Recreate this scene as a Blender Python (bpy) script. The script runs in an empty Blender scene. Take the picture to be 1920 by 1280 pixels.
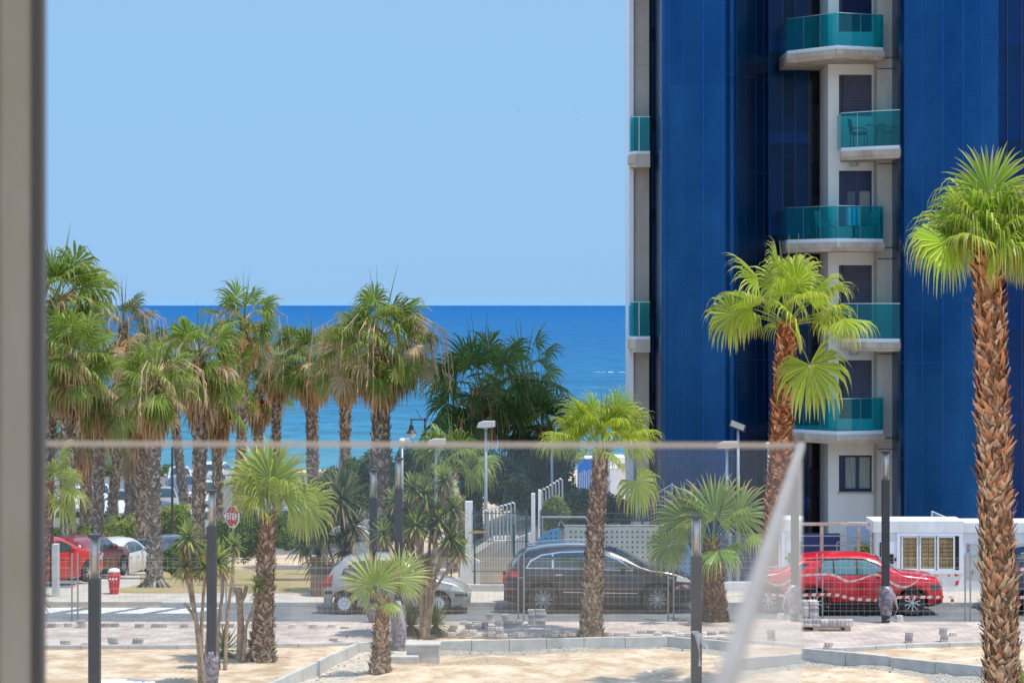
import bpy, bmesh, math, random
from mathutils import Vector, Matrix, noise
R = math.radians
S = bpy.context.scene
COL = S.collection
F = 85 / 36 * 1920           # focal length in photograph pixels
CH = 8.1                     # camera height above the road
HZ = 572                     # horizon row
# ---------------- camera, sky, sun, exposure ----------------
cd = bpy.data.cameras.new('camera'); cam = bpy.data.objects.new('camera', cd); COL.objects.link(cam)
cam.location = (0, 0, CH); cam.rotation_euler = (R(90), 0, 0)
cd.lens = 85; cd.sensor_width = 36; cd.shift_y = -68 / 1920
cd.clip_start = 0.1; cd.clip_end = 200000
cd.dof.use_dof = True; cd.dof.focus_distance = 63; cd.dof.aperture_fstop = 4.0
S.camera = cam
sd = Vector((0.34, -0.12, 1.0)).normalized()      # high sun, a little to the right; shadows fall short and to the left
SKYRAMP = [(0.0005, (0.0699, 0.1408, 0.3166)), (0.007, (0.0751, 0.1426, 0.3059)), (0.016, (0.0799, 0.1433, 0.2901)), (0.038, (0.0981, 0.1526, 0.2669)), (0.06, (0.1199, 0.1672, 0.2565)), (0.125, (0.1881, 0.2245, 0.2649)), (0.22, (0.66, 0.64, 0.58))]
W = bpy.data.worlds.new('World'); S.world = W; W.use_nodes = True
nt = W.node_tree; bg = nt.nodes['Background']
sky = nt.nodes.new('ShaderNodeTexSky'); sky.sky_type = 'NISHITA'; sky.sun_disc = False
sky.sun_elevation = math.asin(sd.z); sky.air_density = 1.0; sky.dust_density = 0.0; sky.ozone_density = 3.0
sky.altitude = 0
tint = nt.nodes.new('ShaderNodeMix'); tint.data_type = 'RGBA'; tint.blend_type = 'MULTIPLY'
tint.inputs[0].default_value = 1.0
# sky tint: clear blue near the horizon, unseen upper sky warmed for facade ambient
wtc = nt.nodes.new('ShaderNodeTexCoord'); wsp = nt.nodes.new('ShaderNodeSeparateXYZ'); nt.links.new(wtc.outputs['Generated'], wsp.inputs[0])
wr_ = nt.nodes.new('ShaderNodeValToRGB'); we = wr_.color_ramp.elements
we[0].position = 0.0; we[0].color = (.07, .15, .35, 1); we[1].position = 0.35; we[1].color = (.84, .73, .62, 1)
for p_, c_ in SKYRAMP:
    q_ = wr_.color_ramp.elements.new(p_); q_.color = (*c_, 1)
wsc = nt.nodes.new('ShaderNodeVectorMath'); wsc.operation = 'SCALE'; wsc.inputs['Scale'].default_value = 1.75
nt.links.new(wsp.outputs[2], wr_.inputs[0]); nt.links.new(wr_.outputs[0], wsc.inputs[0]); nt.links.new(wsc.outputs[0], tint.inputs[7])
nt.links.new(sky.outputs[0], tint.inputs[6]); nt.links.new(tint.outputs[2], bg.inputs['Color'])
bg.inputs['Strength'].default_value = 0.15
sky.sun_rotation = math.atan2(sd.x, sd.y)
sl = bpy.data.lights.new('sun', 'SUN'); sl.energy = 2.3; sl.angle = R(0.53); sl.color = (1.0, 0.93, 0.80)
so = bpy.data.objects.new('sun', sl); COL.objects.link(so); so.rotation_euler = sd.to_track_quat('Z', 'Y').to_euler()
so.location = (0, 0, 60)
S.view_settings.view_transform = 'Standard'; S.view_settings.look = 'None'
S.view_settings.exposure = 0.97; S.view_settings.gamma = 1
S.cycles.use_denoising = True; S.cycles.max_bounces = 10; S.cycles.transparent_max_bounces = 24
S.cycles.sample_clamp_indirect = 6
S.render.film_transparent = False

# ---------------- helpers ----------------
def X(px, d): return (px - 960) / F * d
def Z(py, d): return CH - (py - HZ) / F * d
def G(px, py, z=0.0):
    d = (CH - z) * F / (py - HZ); return Vector((X(px, d), d, z))
def P(px, py, d): return Vector((X(px, d), d, Z(py, d)))

ORG = {}                      # things whose parts are given in world coordinates: name -> foot
class MB:
    def __init__(s): s.v = []; s.f = []; s.m = []; s.c = []; s.hasc = False
    def add(s, vs, fs, m=0, c=None):
        b = len(s.v); s.v += [tuple(v) for v in vs]
        for f in fs: s.f.append(tuple(i + b for i in f)); s.m.append(m)
        if c is not None:
            s.hasc = True
            s.c += ([c] * len(vs) if not isinstance(c, list) else c)
        else: s.c += [(1, 1, 1)] * len(vs)
    def box(s, x0, x1, y0, y1, z0, z1, m=0, c=None, rot=0, piv=None):
        vs = [Vector((x, y, z)) for z in (z0, z1) for y in (y0, y1) for x in (x0, x1)]
        if rot:
            p = Vector(piv) if piv else Vector(((x0 + x1) / 2, (y0 + y1) / 2, 0))
            M = Matrix.Rotation(rot, 3, 'Z'); vs = [M @ (v - p) + p for v in vs]
        s.add(vs, [(0, 2, 3, 1), (4, 5, 7, 6), (0, 1, 5, 4), (2, 6, 7, 3), (0, 4, 6, 2), (1, 3, 7, 5)], m, c)
    def obox(s, c0, ax, ay, az, m=0, c=None):      # oriented box, half axes
        c0 = Vector(c0); vs = [c0 + ax * i + ay * j + az * k for k in (-1, 1) for j in (-1, 1) for i in (-1, 1)]
        s.add(vs, [(0, 2, 3, 1), (4, 5, 7, 6), (0, 1, 5, 4), (2, 6, 7, 3), (0, 4, 6, 2), (1, 3, 7, 5)], m, c)
    def tube(s, pts, rad, n=8, m=0, c=None, cap=True):
        pts = [Vector(p) for p in pts]
        if not isinstance(rad, (list, tuple)): rad = [rad] * len(pts)
        vs = []; u = None
        for i, p in enumerate(pts):
            t = (pts[min(i + 1, len(pts) - 1)] - pts[max(i - 1, 0)]).normalized()
            if u is None: u = t.orthogonal().normalized()
            u = (u - t * u.dot(t)); u = u.normalized() if u.length > 1e-6 else t.orthogonal().normalized()
            w = t.cross(u)
            for k in range(n):
                a = 2 * math.pi * k / n; vs.append(p + (u * math.cos(a) + w * math.sin(a)) * rad[i])
        fs = []
        for i in range(len(pts) - 1):
            for k in range(n):
                a = i * n + k; b = i * n + (k + 1) % n; fs.append((a, b, b + n, a + n))
        if cap: fs.append(tuple(range(n - 1, -1, -1))); fs.append(tuple(range((len(pts) - 1) * n, len(pts) * n)))
        cc = c
        if isinstance(c, list) and len(c) == len(pts): cc = [q for q in c for _ in range(n)]
        s.add(vs, fs, m, cc)
    def lathe(s, prof, n=24, o=(0, 0, 0), axis='Z', m=0, c=None, cap=True):
        o = Vector(o); vs = []
        for r, h in prof:
            for k in range(n):
                a = 2 * math.pi * k / n; x, y = r * math.cos(a), r * math.sin(a)
                vs.append(o + (Vector((x, y, h)) if axis == 'Z' else Vector((x, h, y)) if axis == 'Y' else Vector((h, x, y))))
        fs = []
        for i in range(len(prof) - 1):
            for k in range(n):
                a = i * n + k; b = i * n + (k + 1) % n; fs.append((a, b, b + n, a + n))
        if cap: fs.append(tuple(range(n - 1, -1, -1))); fs.append(tuple(range((len(prof) - 1) * n, len(prof) * n)))
        s.add(vs, fs, m, c)
    def prism(s, poly, z0, z1, m=0, c=None):       # poly of (x,y) extruded in z
        n = len(poly); vs = [(x, y, z0) for x, y in poly] + [(x, y, z1) for x, y in poly]
        fs = [tuple(range(n - 1, -1, -1)), tuple(range(n, 2 * n))] + [(i, (i + 1) % n, n + (i + 1) % n, n + i) for i in range(n)]
        s.add(vs, fs, m, c)
    def slab_xz(s, poly, y0, y1, m=0, c=None):     # poly of (x,z) extruded in y
        n = len(poly); vs = [(x, y0, z) for x, z in poly] + [(x, y1, z) for x, z in poly]
        fs = [tuple(range(n)), tuple(range(2 * n - 1, n - 1, -1))] + [(i, n + i, n + (i + 1) % n, (i + 1) % n) for i in range(n)]
        s.add(vs, fs, m, c)
    def build(s, name, mats, parent=None, smooth=False, bevel=0, kind=None):
        me = bpy.data.meshes.new(name)
        org = ORG.get(parent.name) if parent is not None else None
        loc = s.v if org is None else [(v[0] - org.x, v[1] - org.y, v[2] - org.z) for v in s.v]
        me.from_pydata(loc, [], s.f)
        if not isinstance(mats, (list, tuple)): mats = [mats]
        for m in mats: me.materials.append(m)
        me.polygons.foreach_set('material_index', s.m)
        if smooth: me.polygons.foreach_set('use_smooth', [True] * len(s.f))
        if s.hasc:
            a = me.color_attributes.new('Col', 'FLOAT_COLOR', 'POINT')
            fl = [];
            for q in s.c: fl += [q[0], q[1], q[2], 1.0]
            a.data.foreach_set('color', fl)
        me.update()
        o = bpy.data.objects.new(name, me); COL.objects.link(o)
        if parent is not None:
            o.parent = parent
            if org is not None: ORG[o.name] = org
        if bevel:
            b = o.modifiers.new('bevel', 'BEVEL'); b.width = bevel; b.segments = 2; b.limit_method = 'ANGLE'
        if kind: o['kind'] = kind
        return o

def recentre(o):
    """move a single-mesh thing's origin to the middle of its foot"""
    me = o.data; n = len(me.vertices)
    xs = [v.co for v in me.vertices]
    c = Vector(((min(v.x for v in xs) + max(v.x for v in xs)) / 2, (min(v.y for v in xs) + max(v.y for v in xs)) / 2, min(v.z for v in xs)))
    me.transform(Matrix.Translation(-c)); o.location = c
    return o
def tag(o, label, cat, group=None):
    o['label'] = label; o['category'] = cat
    if group: o['group'] = group
    return o
def thing(name, label, cat, loc=(0, 0, 0), rz=0, group=None):
    o = bpy.data.objects.new(name, None); COL.objects.link(o); o.empty_display_size = 0.2
    o.location = loc; o.rotation_euler = (0, 0, rz)
    return tag(o, label, cat, group)
def wthing(name, label, cat, foot, group=None):
    o = thing(name, label, cat, foot, 0, group); ORG[o.name] = Vector(foot); return o
def single(mb, name, mats, label, cat, group=None, **k):
    o = mb.build(name, mats, None, **k); recentre(o); return tag(o, label, cat, group)
def copy_thing(root, loc, rz=None, label=None):
    r = root.copy(); COL.objects.link(r); r.location = loc
    if rz is not None: r.rotation_euler = (0, 0, rz)
    if label: r['label'] = label
    for ch in root.children:
        c = ch.copy(); COL.objects.link(c); c.parent = r
        for g in ch.children:
            q = g.copy(); COL.objects.link(q); q.parent = c
    return r

# ---------------- materials ----------------
def srgb(r, g, b):
    f = lambda u: (u / 255 / 12.92) if u / 255 <= 0.04045 else ((u / 255 + 0.055) / 1.055) ** 2.4
    return (f(r), f(g), f(b))
def mat(name, col, rough=0.7, metal=0.0, col2=None, scale=4.0, bump=0.0, bscale=None, spec=0.5, detail=6, stretch=None, coat=0, contrast=(0.35, 0.65)):
    m = bpy.data.materials.new(name); m.use_nodes = True; t = m.node_tree; b = t.nodes['Principled BSDF']
    b.inputs['Base Color'].default_value = (*col, 1); b.inputs['Roughness'].default_value = rough
    b.inputs['Metallic'].default_value = metal; b.inputs['Specular IOR Level'].default_value = spec
    if coat: b.inputs['Coat Weight'].default_value = coat; b.inputs['Coat Roughness'].default_value = 0.04
    tc = t.nodes.new('ShaderNodeTexCoord'); src = tc.outputs['Object']
    if stretch:
        mp = t.nodes.new('ShaderNodeMapping'); mp.inputs['Scale'].default_value = stretch; t.links.new(src, mp.inputs[0]); src = mp.outputs[0]
    if col2:
        n = t.nodes.new('ShaderNodeTexNoise'); n.inputs['Scale'].default_value = scale; n.inputs['Detail'].default_value = detail
        n.inputs['Roughness'].default_value = 0.65; t.links.new(src, n.inputs['Vector'])
        r = t.nodes.new('ShaderNodeValToRGB'); e = r.color_ramp.elements
        e[0].position, e[1].position = contrast; e[0].color = (*col, 1); e[1].color = (*col2, 1)
        t.links.new(n.outputs['Fac'], r.inputs[0]); t.links.new(r.outputs[0], b.inputs['Base Color'])
    if bump:
        n2 = t.nodes.new('ShaderNodeTexNoise'); n2.inputs['Scale'].default_value = bscale or scale * 4; n2.inputs['Detail'].default_value = 8
        t.links.new(src, n2.inputs['Vector']); bp = t.nodes.new('ShaderNodeBump'); bp.inputs['Strength'].default_value = bump
        bp.inputs['Distance'].default_value = 0.05
        t.links.new(n2.outputs['Fac'], bp.inputs['Height']); t.links.new(bp.outputs[0], b.inputs['Normal'])
    return m
def mat_vc(name, rough=0.7, trans=0.0, spec=0.3, nvar=0.0):
    m = bpy.data.materials.new(name); m.use_nodes = True; t = m.node_tree; b = t.nodes['Principled BSDF']
    a = t.nodes.new('ShaderNodeAttribute'); a.attribute_name = 'Col'; col = a.outputs['Color']
    if nvar:
        tc = t.nodes.new('ShaderNodeTexCoord'); n = t.nodes.new('ShaderNodeTexNoise'); n.inputs['Scale'].default_value = nvar; n.inputs['Detail'].default_value = 5
        t.links.new(tc.outputs['Object'], n.inputs['Vector'])
        mr = t.nodes.new('ShaderNodeMapRange'); mr.inputs[1].default_value = 0.3; mr.inputs[2].default_value = 0.7; mr.inputs[3].default_value = 0.6; mr.inputs[4].default_value = 1.3
        t.links.new(n.outputs['Fac'], mr.inputs[0])
        mx = t.nodes.new('ShaderNodeVectorMath'); mx.operation = 'SCALE'; t.links.new(col, mx.inputs[0]); t.links.new(mr.outputs[0], mx.inputs['Scale']); col = mx.outputs[0]
    t.links.new(col, b.inputs['Base Color'])
    b.inputs['Roughness'].default_value = rough; b.inputs['Specular IOR Level'].default_value = spec
    if trans:
        tr = t.nodes.new('ShaderNodeBsdfTranslucent'); t.links.new(col, tr.inputs['Color'])
        ms = t.nodes.new('ShaderNodeMixShader'); ms.inputs[0].default_value = trans
        t.links.new(b.outputs[0], ms.inputs[1]); t.links.new(tr.outputs[0], ms.inputs[2])
        t.links.new(ms.outputs[0], t.nodes['Material Output'].inputs['Surface'])
    return m
def mat_glass(name, tintc, refl=1.0, dust=0.0, dustcol=(0.55, 0.5, 0.45), rough=0.0, graze=0.0, ior=1.5):
    """thin pane: transparent tint + fresnel mirror + a film of dust"""
    m = bpy.data.materials.new(name); m.use_nodes = True; t = m.node_tree; t.nodes.remove(t.nodes['Principled BSDF'])
    tr = t.nodes.new('ShaderNodeBsdfTransparent'); tr.inputs[0].default_value = (*tintc, 1)
    gl = t.nodes.new('ShaderNodeBsdfGlossy'); gl.inputs['Roughness'].default_value = rough; gl.inputs['Color'].default_value = (refl, refl, refl, 1)
    fr = t.nodes.new('ShaderNodeFresnel'); ge = t.nodes.new('ShaderNodeNewGeometry'); ma = t.nodes.new('ShaderNodeMath'); ma.operation = 'MULTIPLY_ADD'
    ma.inputs[1].default_value = 1 / ior - ior; ma.inputs[2].default_value = ior; t.links.new(ge.outputs['Backfacing'], ma.inputs[0]); t.links.new(ma.outputs[0], fr.inputs[0])
    mx = t.nodes.new('ShaderNodeMixShader'); t.links.new(fr.outputs[0], mx.inputs[0]); t.links.new(tr.outputs[0], mx.inputs[1]); t.links.new(gl.outputs[0], mx.inputs[2])
    out = mx
    if dust:
        df0 = t.nodes.new('ShaderNodeBsdfDiffuse'); df0.inputs[0].default_value = (*dustcol, 1)
        tl = t.nodes.new('ShaderNodeBsdfTranslucent'); tl.inputs[0].default_value = (*dustcol, 1)
        df = t.nodes.new('ShaderNodeMixShader'); df.inputs[0].default_value = .5; t.links.new(df0.outputs[0], df.inputs[1]); t.links.new(tl.outputs[0], df.inputs[2])
        m2 = t.nodes.new('ShaderNodeMixShader'); m2.inputs[0].default_value = dust
        if graze:
            tc = t.nodes.new('ShaderNodeTexCoord'); n = t.nodes.new('ShaderNodeTexNoise'); n.inputs['Scale'].default_value = 1.3; n.inputs['Detail'].default_value = 3
            t.links.new(tc.outputs['Object'], n.inputs['Vector'])
            mr = t.nodes.new('ShaderNodeMapRange'); mr.inputs[1].default_value = 0.3; mr.inputs[2].default_value = 0.7
            mr.inputs[3].default_value = max(dust - graze, 0); mr.inputs[4].default_value = dust + graze
            t.links.new(n.outputs['Fac'], mr.inputs[0]); t.links.new(mr.outputs[0], m2.inputs[0])
        t.links.new(mx.outputs[0], m2.inputs[1]); t.links.new(df.outputs[0], m2.inputs[2]); out = m2
    t.links.new(out.outputs[0], t.nodes['Material Output'].inputs['Surface'])
    return m

M = {}
M['sand'] = mat('sand', (0.45, 0.325, 0.21), 0.95, col2=(0.66, 0.535, 0.395), scale=1.4, bump=1.0, bscale=5, detail=12, spec=0.1, contrast=(.40, .60))
M['gravel'] = mat('gravel', (0.28, 0.26, 0.23), 0.95, col2=(0.66, 0.62, 0.55), scale=9, bump=1.0, bscale=14, detail=4, spec=0.1)
M['pale'] = mat('pale_rubble', (0.6, 0.56, 0.5), 0.95, col2=(0.8, 0.76, 0.68), scale=5, bump=0.8, bscale=12, spec=0.1)
M['asphalt'] = mat('asphalt', (0.13, 0.14, 0.15), 0.85, col2=(0.20, 0.21, 0.215), scale=1.2, bump=0.3, bscale=60, spec=0.3)
M['lot'] = mat('lot_asphalt', (0.12, 0.12, 0.125), 0.85, col2=(0.18, 0.18, 0.18), scale=0.5, spec=0.3)
M['pave'] = mat('pavement', (0.42, 0.37, 0.31), 0.9, col2=(0.54, 0.49, 0.42), scale=2.5, bump=0.2, bscale=30, spec=0.2)
M['concrete'] = mat('concrete', (0.42, 0.37, 0.31), 0.85, col2=(0.55, 0.49, 0.42), scale=1.1, bump=0.15, bscale=20, stretch=(1, 1, 0.35), spec=0.2)
M['kerb'] = mat('kerb_concrete', (0.45, 0.43, 0.39), 0.85, col2=(0.58, 0.56, 0.52), scale=3, bump=0.2, bscale=30, spec=0.2)
M['render'] = mat('white_render', (0.74, 0.69, 0.63), 0.85, col2=(0.84, 0.80, 0.74), scale=0.8, bump=0.1, bscale=40, stretch=(1, 1, 0.4), spec=0.2)
M['white'] = mat('white_paint', (0.72, 0.70, 0.67), 0.6, col2=(0.84, 0.83, 0.81), scale=2.5, stretch=(1, 1, .4), spec=0.3)
M['pvc'] = mat('white_frame', (0.78, 0.79, 0.82), 0.35)
M['grey'] = mat('grey_metal', (0.33, 0.37, 0.40), 0.45, metal=0.3, col2=(0.42, 0.45, 0.47), scale=4)
M['galv'] = mat('galvanised', (0.45, 0.45, 0.44), 0.4, metal=0.6, col2=(0.36, 0.33, 0.30), scale=6)
M['wire'] = mat('fence_wire', (0.62, 0.56, 0.47), 0.5, metal=0.2)
M['dark'] = mat('dark_metal', (0.030, 0.031, 0.036), 0.42, metal=0.2, col2=(0.05, 0.05, 0.055), scale=3)
M['black'] = mat('black_plastic', (0.015, 0.015, 0.016), 0.5)
M['rubber'] = mat('tyre_rubber', (0.022, 0.021, 0.02), 0.85, col2=(0.04, 0.037, 0.033), scale=6)
M['chrome'] = mat('chrome', (0.75, 0.76, 0.78), 0.18, metal=1.0)
M['alloy'] = mat('alloy', (0.60, 0.62, 0.66), 0.3, metal=0.7)
M['hubcap'] = mat('hubcap_plastic', (0.62, 0.65, 0.72), 0.4)
M['steel'] = mat('brushed_steel', (0.68, 0.66, 0.63), 0.28, metal=0.9)
M['cglass'] = mat('car_glass', (0.018, 0.045, 0.052), 0.06, spec=0.9)
M['cglass_l'] = mat('light_car_glass', (0.10, 0.20, 0.22), 0.06, spec=0.9)
M['lampglass'] = mat('headlamp', (0.52, 0.52, 0.47), 0.12, coat=0.5)
M['tail'] = mat('tail_lamp', (0.42, 0.015, 0.015), 0.15, coat=0.5)
M['green_f'] = mat('green_metal', (0.035, 0.085, 0.085), 0.5)
M['rust'] = mat('red_primer', (0.45, 0.26, 0.20), 0.8, col2=(0.62, 0.50, 0.44), scale=3)
M['redpaint'] = mat('red_enamel', (0.55, 0.02, 0.025), 0.35)
M['whitemark'] = mat('road_marking', (0.66, 0.65, 0.62), 0.8, col2=(0.42, 0.41, 0.39), scale=3, contrast=(0.5, 0.75))
M['blue_p'] = mat('blue_panel', (0.09, 0.24, 0.40), 0.5, col2=(0.12, 0.30, 0.46), scale=2)
M['blue_wall'] = mat('blue_wall', (0.24, 0.33, 0.48), 0.7, col2=(0.30, 0.39, 0.54), scale=1)
M['brightblue'] = mat('bright_blue', (0.0, 0.18, 0.62), 0.5)
M['offwhite'] = mat('offwhite_panel', (0.42, 0.42, 0.36), 0.6, col2=(0.5, 0.5, 0.44), scale=2)
M['hole'] = mat('hole_dark', (0.03, 0.05, 0.05), 0.9)
M['wood'] = mat('planter_wood', (0.16, 0.10, 0.06), 0.8, col2=(0.26, 0.17, 0.11), scale=3, stretch=(8, 8, 0.6))
M['pallet'] = mat('pallet_wood', (0.42, 0.27, 0.17), 0.8, col2=(0.55, 0.38, 0.26), scale=3)
M['leaf'] = mat_vc('foliage', 0.55, 0.4, 0.35)
M['fan'] = mat_vc('palm_leaf', 0.42, 0.5, 0.45)
M['dry'] = mat_vc('dry_frond', 0.85, 0.15, 0.1)
M['trunk'] = mat_vc('palm_trunk', 0.9, 0.0, 0.1, nvar=9)
M['vc'] = mat_vc('painted_pieces', 0.85, 0.0, 0.2, nvar=14)
M['vcs'] = mat_vc('smooth_pieces', 0.5, 0.0, 0.3)
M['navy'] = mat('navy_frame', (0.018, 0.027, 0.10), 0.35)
M['shutter'] = mat('shutter_slats', (0.11, 0.105, 0.165), 0.5, col2=(0.14, 0.13, 0.18), scale=3)
M['pane'] = mat('window_pane', (0.06, 0.08, 0.08), 0.05, spec=0.8)
M['curtain'] = mat('curtain', (0.22, 0.26, 0.24), 0.9, col2=(0.40, 0.44, 0.40), scale=6, stretch=(6, 1, 0.3))
M['film'] = mat_glass('plastic_film', (0.75, 0.75, 0.78), 1.0, dust=0.45, dustcol=(0.75, 0.75, 0.8), rough=0.25)
M['film_d'] = mat('crumpled_film', (0.12, 0.10, 0.12), 0.22, col2=(0.42, 0.36, 0.38), scale=9, bump=1.0, bscale=14, contrast=(0.4, 0.7))
M['wicker'] = mat('wicker', (0.05, 0.045, 0.04), 0.8)
# ================= ground, road, sea =================
def sst(a, b, x):
    t = min(1, max(0, (x - a) / (b - a))); return t * t * (3 - 2 * t)
def gz(x, y):
    left = -min(4.0, max(0, (y - 68.3) * 0.094)); right = -4.0 * sst(95, 135, y)
    k = sst(-6.5, 1.5, x); z = left * (1 - k) + right * k
    if y > 176: z -= sst(176, 206, y) * 2.4
    return z
NEARK = [(-9.5, 45), (-7.45, 50.2), (-4.6, 54.3), (-3.85, 57.0), (-3.35, 57.9), (8.0, 58.2), (40, 58.2)]
KL = [G(440, 1310, .15), G(505, 1283, .15), G(599, 1239, .15), G(626, 1225, .15), G(673, 1205, .15), G(701, 1203, .15)]
KR = [G(701, 1203, .15), G(813, 1202, .15), G(1095, 1195.6, .15), G(1249, 1192, .15)]
KR2 = [G(1249, 1192, .15), G(1300, 1197, .15), G(1420, 1206, .15), G(1505, 1215, .15), G(1585, 1222, .15), G(1840, 1248, .15), G(1990, 1264, .15)]
def kerb_side(x, y):
    """>0 when the point is behind the kerb line (garden side), <0 in the dug out sandy area"""
    pts = KL + KR[1:] + KR2[1:]
    best = 1e9; sgn = 1
    for a, b in zip(pts, pts[1:]):
        ax, ay, bx, by = a.x, a.y, b.x, b.y
        dx, dy = bx - ax, by - ay; L2 = dx * dx + dy * dy
        t = max(0, min(1, ((x - ax) * dx + (y - ay) * dy) / L2)); qx, qy = ax + t * dx, ay + t * dy
        d = math.hypot(x - qx, y - qy)
        if d < best: best = d; sgn = 1 if (dx * (y - ay) - dy * (x - ax)) > 0 else -1
    return best * sgn
def near_h(x, y):
    if y > 61.2 or y < 40 or abs(x) > 18: return 0.0
    k = kerb_side(x, y); n = noise.noise(Vector((x * .55, y * .55, 0))); n2 = noise.noise(Vector((x * 2.3, y * 2.3, 4))); n3 = noise.noise(Vector((x * 7, y * 7, 9)))
    w = sst(18, 15, -abs(x) * -1) if abs(x) > 15 else 1
    if k > .22: h = .06 + .02 * n2 + .006 * n3
    else:
        h = -.06 + .10 * n + .045 * n2 + .016 * n3
        h += -.05 * sst(1.4, 0, -k) + .09 * sst(1.0, 2.2, -k) * (0.5 + n)
    return h * w * sst(61.2, 60.8, y) if y > 60.8 else h * w
ys = [-60, -20, 10, 30, 38, 44, 47] + [48 + i * .14 for i in range(95)] + [61.5, 62.5, 63.5, 64.5, 65.5, 66.5, 67.5, 68.3] + [70 + 2.5 * i for i in range(60)] + [222, 226, 240, 300]
xs = [-260, -150, -100, -70, -50, -38, -30, -25, -21, -18] + [-15.5 + i * .16 for i in range(194)] + [16, 18, 22, 27, 35, 45, 60, 90, 140, 260]
g = MB(); nx = len(xs)
for y in ys:
    for x in xs:
        z = gz(x, y) + near_h(x, y) - 0.004
        if y >= 222: z = -9
        gr = pa = li = 0.0
        if 44 < y < 60.8 and abs(x) < 15.4:
            k = kerb_side(x, y); band = .85 + .5 * noise.noise(Vector((x * .4, 3, 1)))
            inb = sst(.0, -.06, k) if False else (1.0 if k < .1 else 0.0)
            if inb:
                w_ = sst(band + .3, band - .3, -k) if False else 1 - sst(band - .35, band + .35, -k)
                if x > 9: w_ = max(w_, 1 - sst(1.7, 2.3, -k))
                if x > -2.4: gr = w_
                else: pa = w_
                li = (1 - sst(.7, 1.15, math.hypot((x + .9) / 1.5, (y - 55.0) / .8))) * (1 - gr)
            else:
                gr = .35 * max(0, noise.noise(Vector((x * .6, y * .8, 8))))
        g.v.append((x, y, z)); g.c.append((gr, pa, li)); g.hasc = True
for j in range(len(ys) - 1):
    for i in range(nx - 1):
        a = j * nx + i; g.f.append((a, a + 1, a + 1 + nx, a + nx))
        cx, cy = (xs[i] + xs[i + 1]) / 2, (ys[j] + ys[j + 1]) / 2
        m = 0
        if 44 < cy < 60.8 and abs(cx) < 15.4:
            pass
        if cy > 68.3:
            m = 4 if (118 < cy < 176 and cx < -6 and cx > -60) else 0
            if cy > 68.3 and cx > 3.2 and cy < 110: m = 5
        g.m.append(m)
M['litter'] = mat('litter_soil', (0.33, 0.24, 0.16), 0.95, col2=(0.55, 0.43, 0.31), scale=9, bump=1, bscale=16, spec=.1)
def blend_ground(m):
    t = m.node_tree; b = t.nodes['Principled BSDF']; tc = [n for n in t.nodes if n.type == 'TEX_COORD'][0]
    at = t.nodes.new('ShaderNodeAttribute'); at.attribute_name = 'Col'; se = t.nodes.new('ShaderNodeSeparateColor'); t.links.new(at.outputs['Color'], se.inputs[0])
    n = t.nodes.new('ShaderNodeTexNoise'); n.inputs['Scale'].default_value = 7; n.inputs['Detail'].default_value = 8; n.inputs['Roughness'].default_value = .7; t.links.new(tc.outputs['Object'], n.inputs['Vector'])
    cur = [q for q in t.nodes if q.type == 'VALTORGB'][0].outputs[0]
    for i, (c1, c2, sc) in enumerate((((.22, .20, .17), (.46, .43, .37), 16), ((.40, .35, .28), (.60, .54, .46), 9), ((.30, .21, .13), (.54, .42, .30), 18))):
        sp = t.nodes.new('ShaderNodeTexNoise'); sp.inputs['Scale'].default_value = sc; sp.inputs['Detail'].default_value = 4; t.links.new(tc.outputs['Object'], sp.inputs['Vector'])
        r = t.nodes.new('ShaderNodeValToRGB'); e = r.color_ramp.elements; e[0].position = .38; e[1].position = .62; e[0].color = (*c1, 1); e[1].color = (*c2, 1); t.links.new(sp.outputs['Fac'], r.inputs[0])
        ad = t.nodes.new('ShaderNodeMath'); ad.operation = 'ADD'; t.links.new(se.outputs[i], ad.inputs[0]); t.links.new(n.outputs['Fac'], ad.inputs[1])
        mr = t.nodes.new('ShaderNodeMapRange'); mr.inputs[1].default_value = .88; mr.inputs[2].default_value = 1.08; t.links.new(ad.outputs[0], mr.inputs[0])
        mx = t.nodes.new('ShaderNodeMix'); mx.data_type = 'RGBA'; t.links.new(mr.outputs[0], mx.inputs[0]); t.links.new(cur, mx.inputs[6]); t.links.new(r.outputs[0], mx.inputs[7]); cur = mx.outputs[2]
    t.links.new(cur, b.inputs['Base Color'])
blend_ground(M['sand'])
go = g.build('ground', [M['sand'], M['gravel'], M['pale'], M['litter'], M['lot'], M['pave']], smooth=True, kind='structure')

def sheet(name, poly, z, m):
    b = MB(); b.add([(x, y, z) for x, y in poly], [tuple(range(len(poly)))], 0); return b.build(name, m, kind='structure')
b = MB(); b.box(-70, 90, 61.25, 64.95, -.2, 0.004); b.build('road', M['asphalt'], kind='structure')
# far pavement with a gentle curve into the side street
def fpz(x, y): return .12 + (gz(x, y) if y > 68.3 else 0)
b = MB(); b.box(-9.4, 90, 64.95, 65.08, -.2, 0.125); b.box(-70, -14.5, 64.95, 65.08, -.2, .125); b.build('far_kerb', M['kerb'], kind='structure')
b = MB()
edge = [(-12.6, 65.08), (-12.1, 67.0), (-12.2, 70), (-13.2, 76), (-14.4, 84), (-15.6, 95), (-16.6, 106)]
fp = [G(80, 1126.5, .12), ]
b.box(-13.2, 90, 65.08, 68.3, -.2, 0.12)
b.build('far_pavement', M['pave'], kind='structure')
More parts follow.
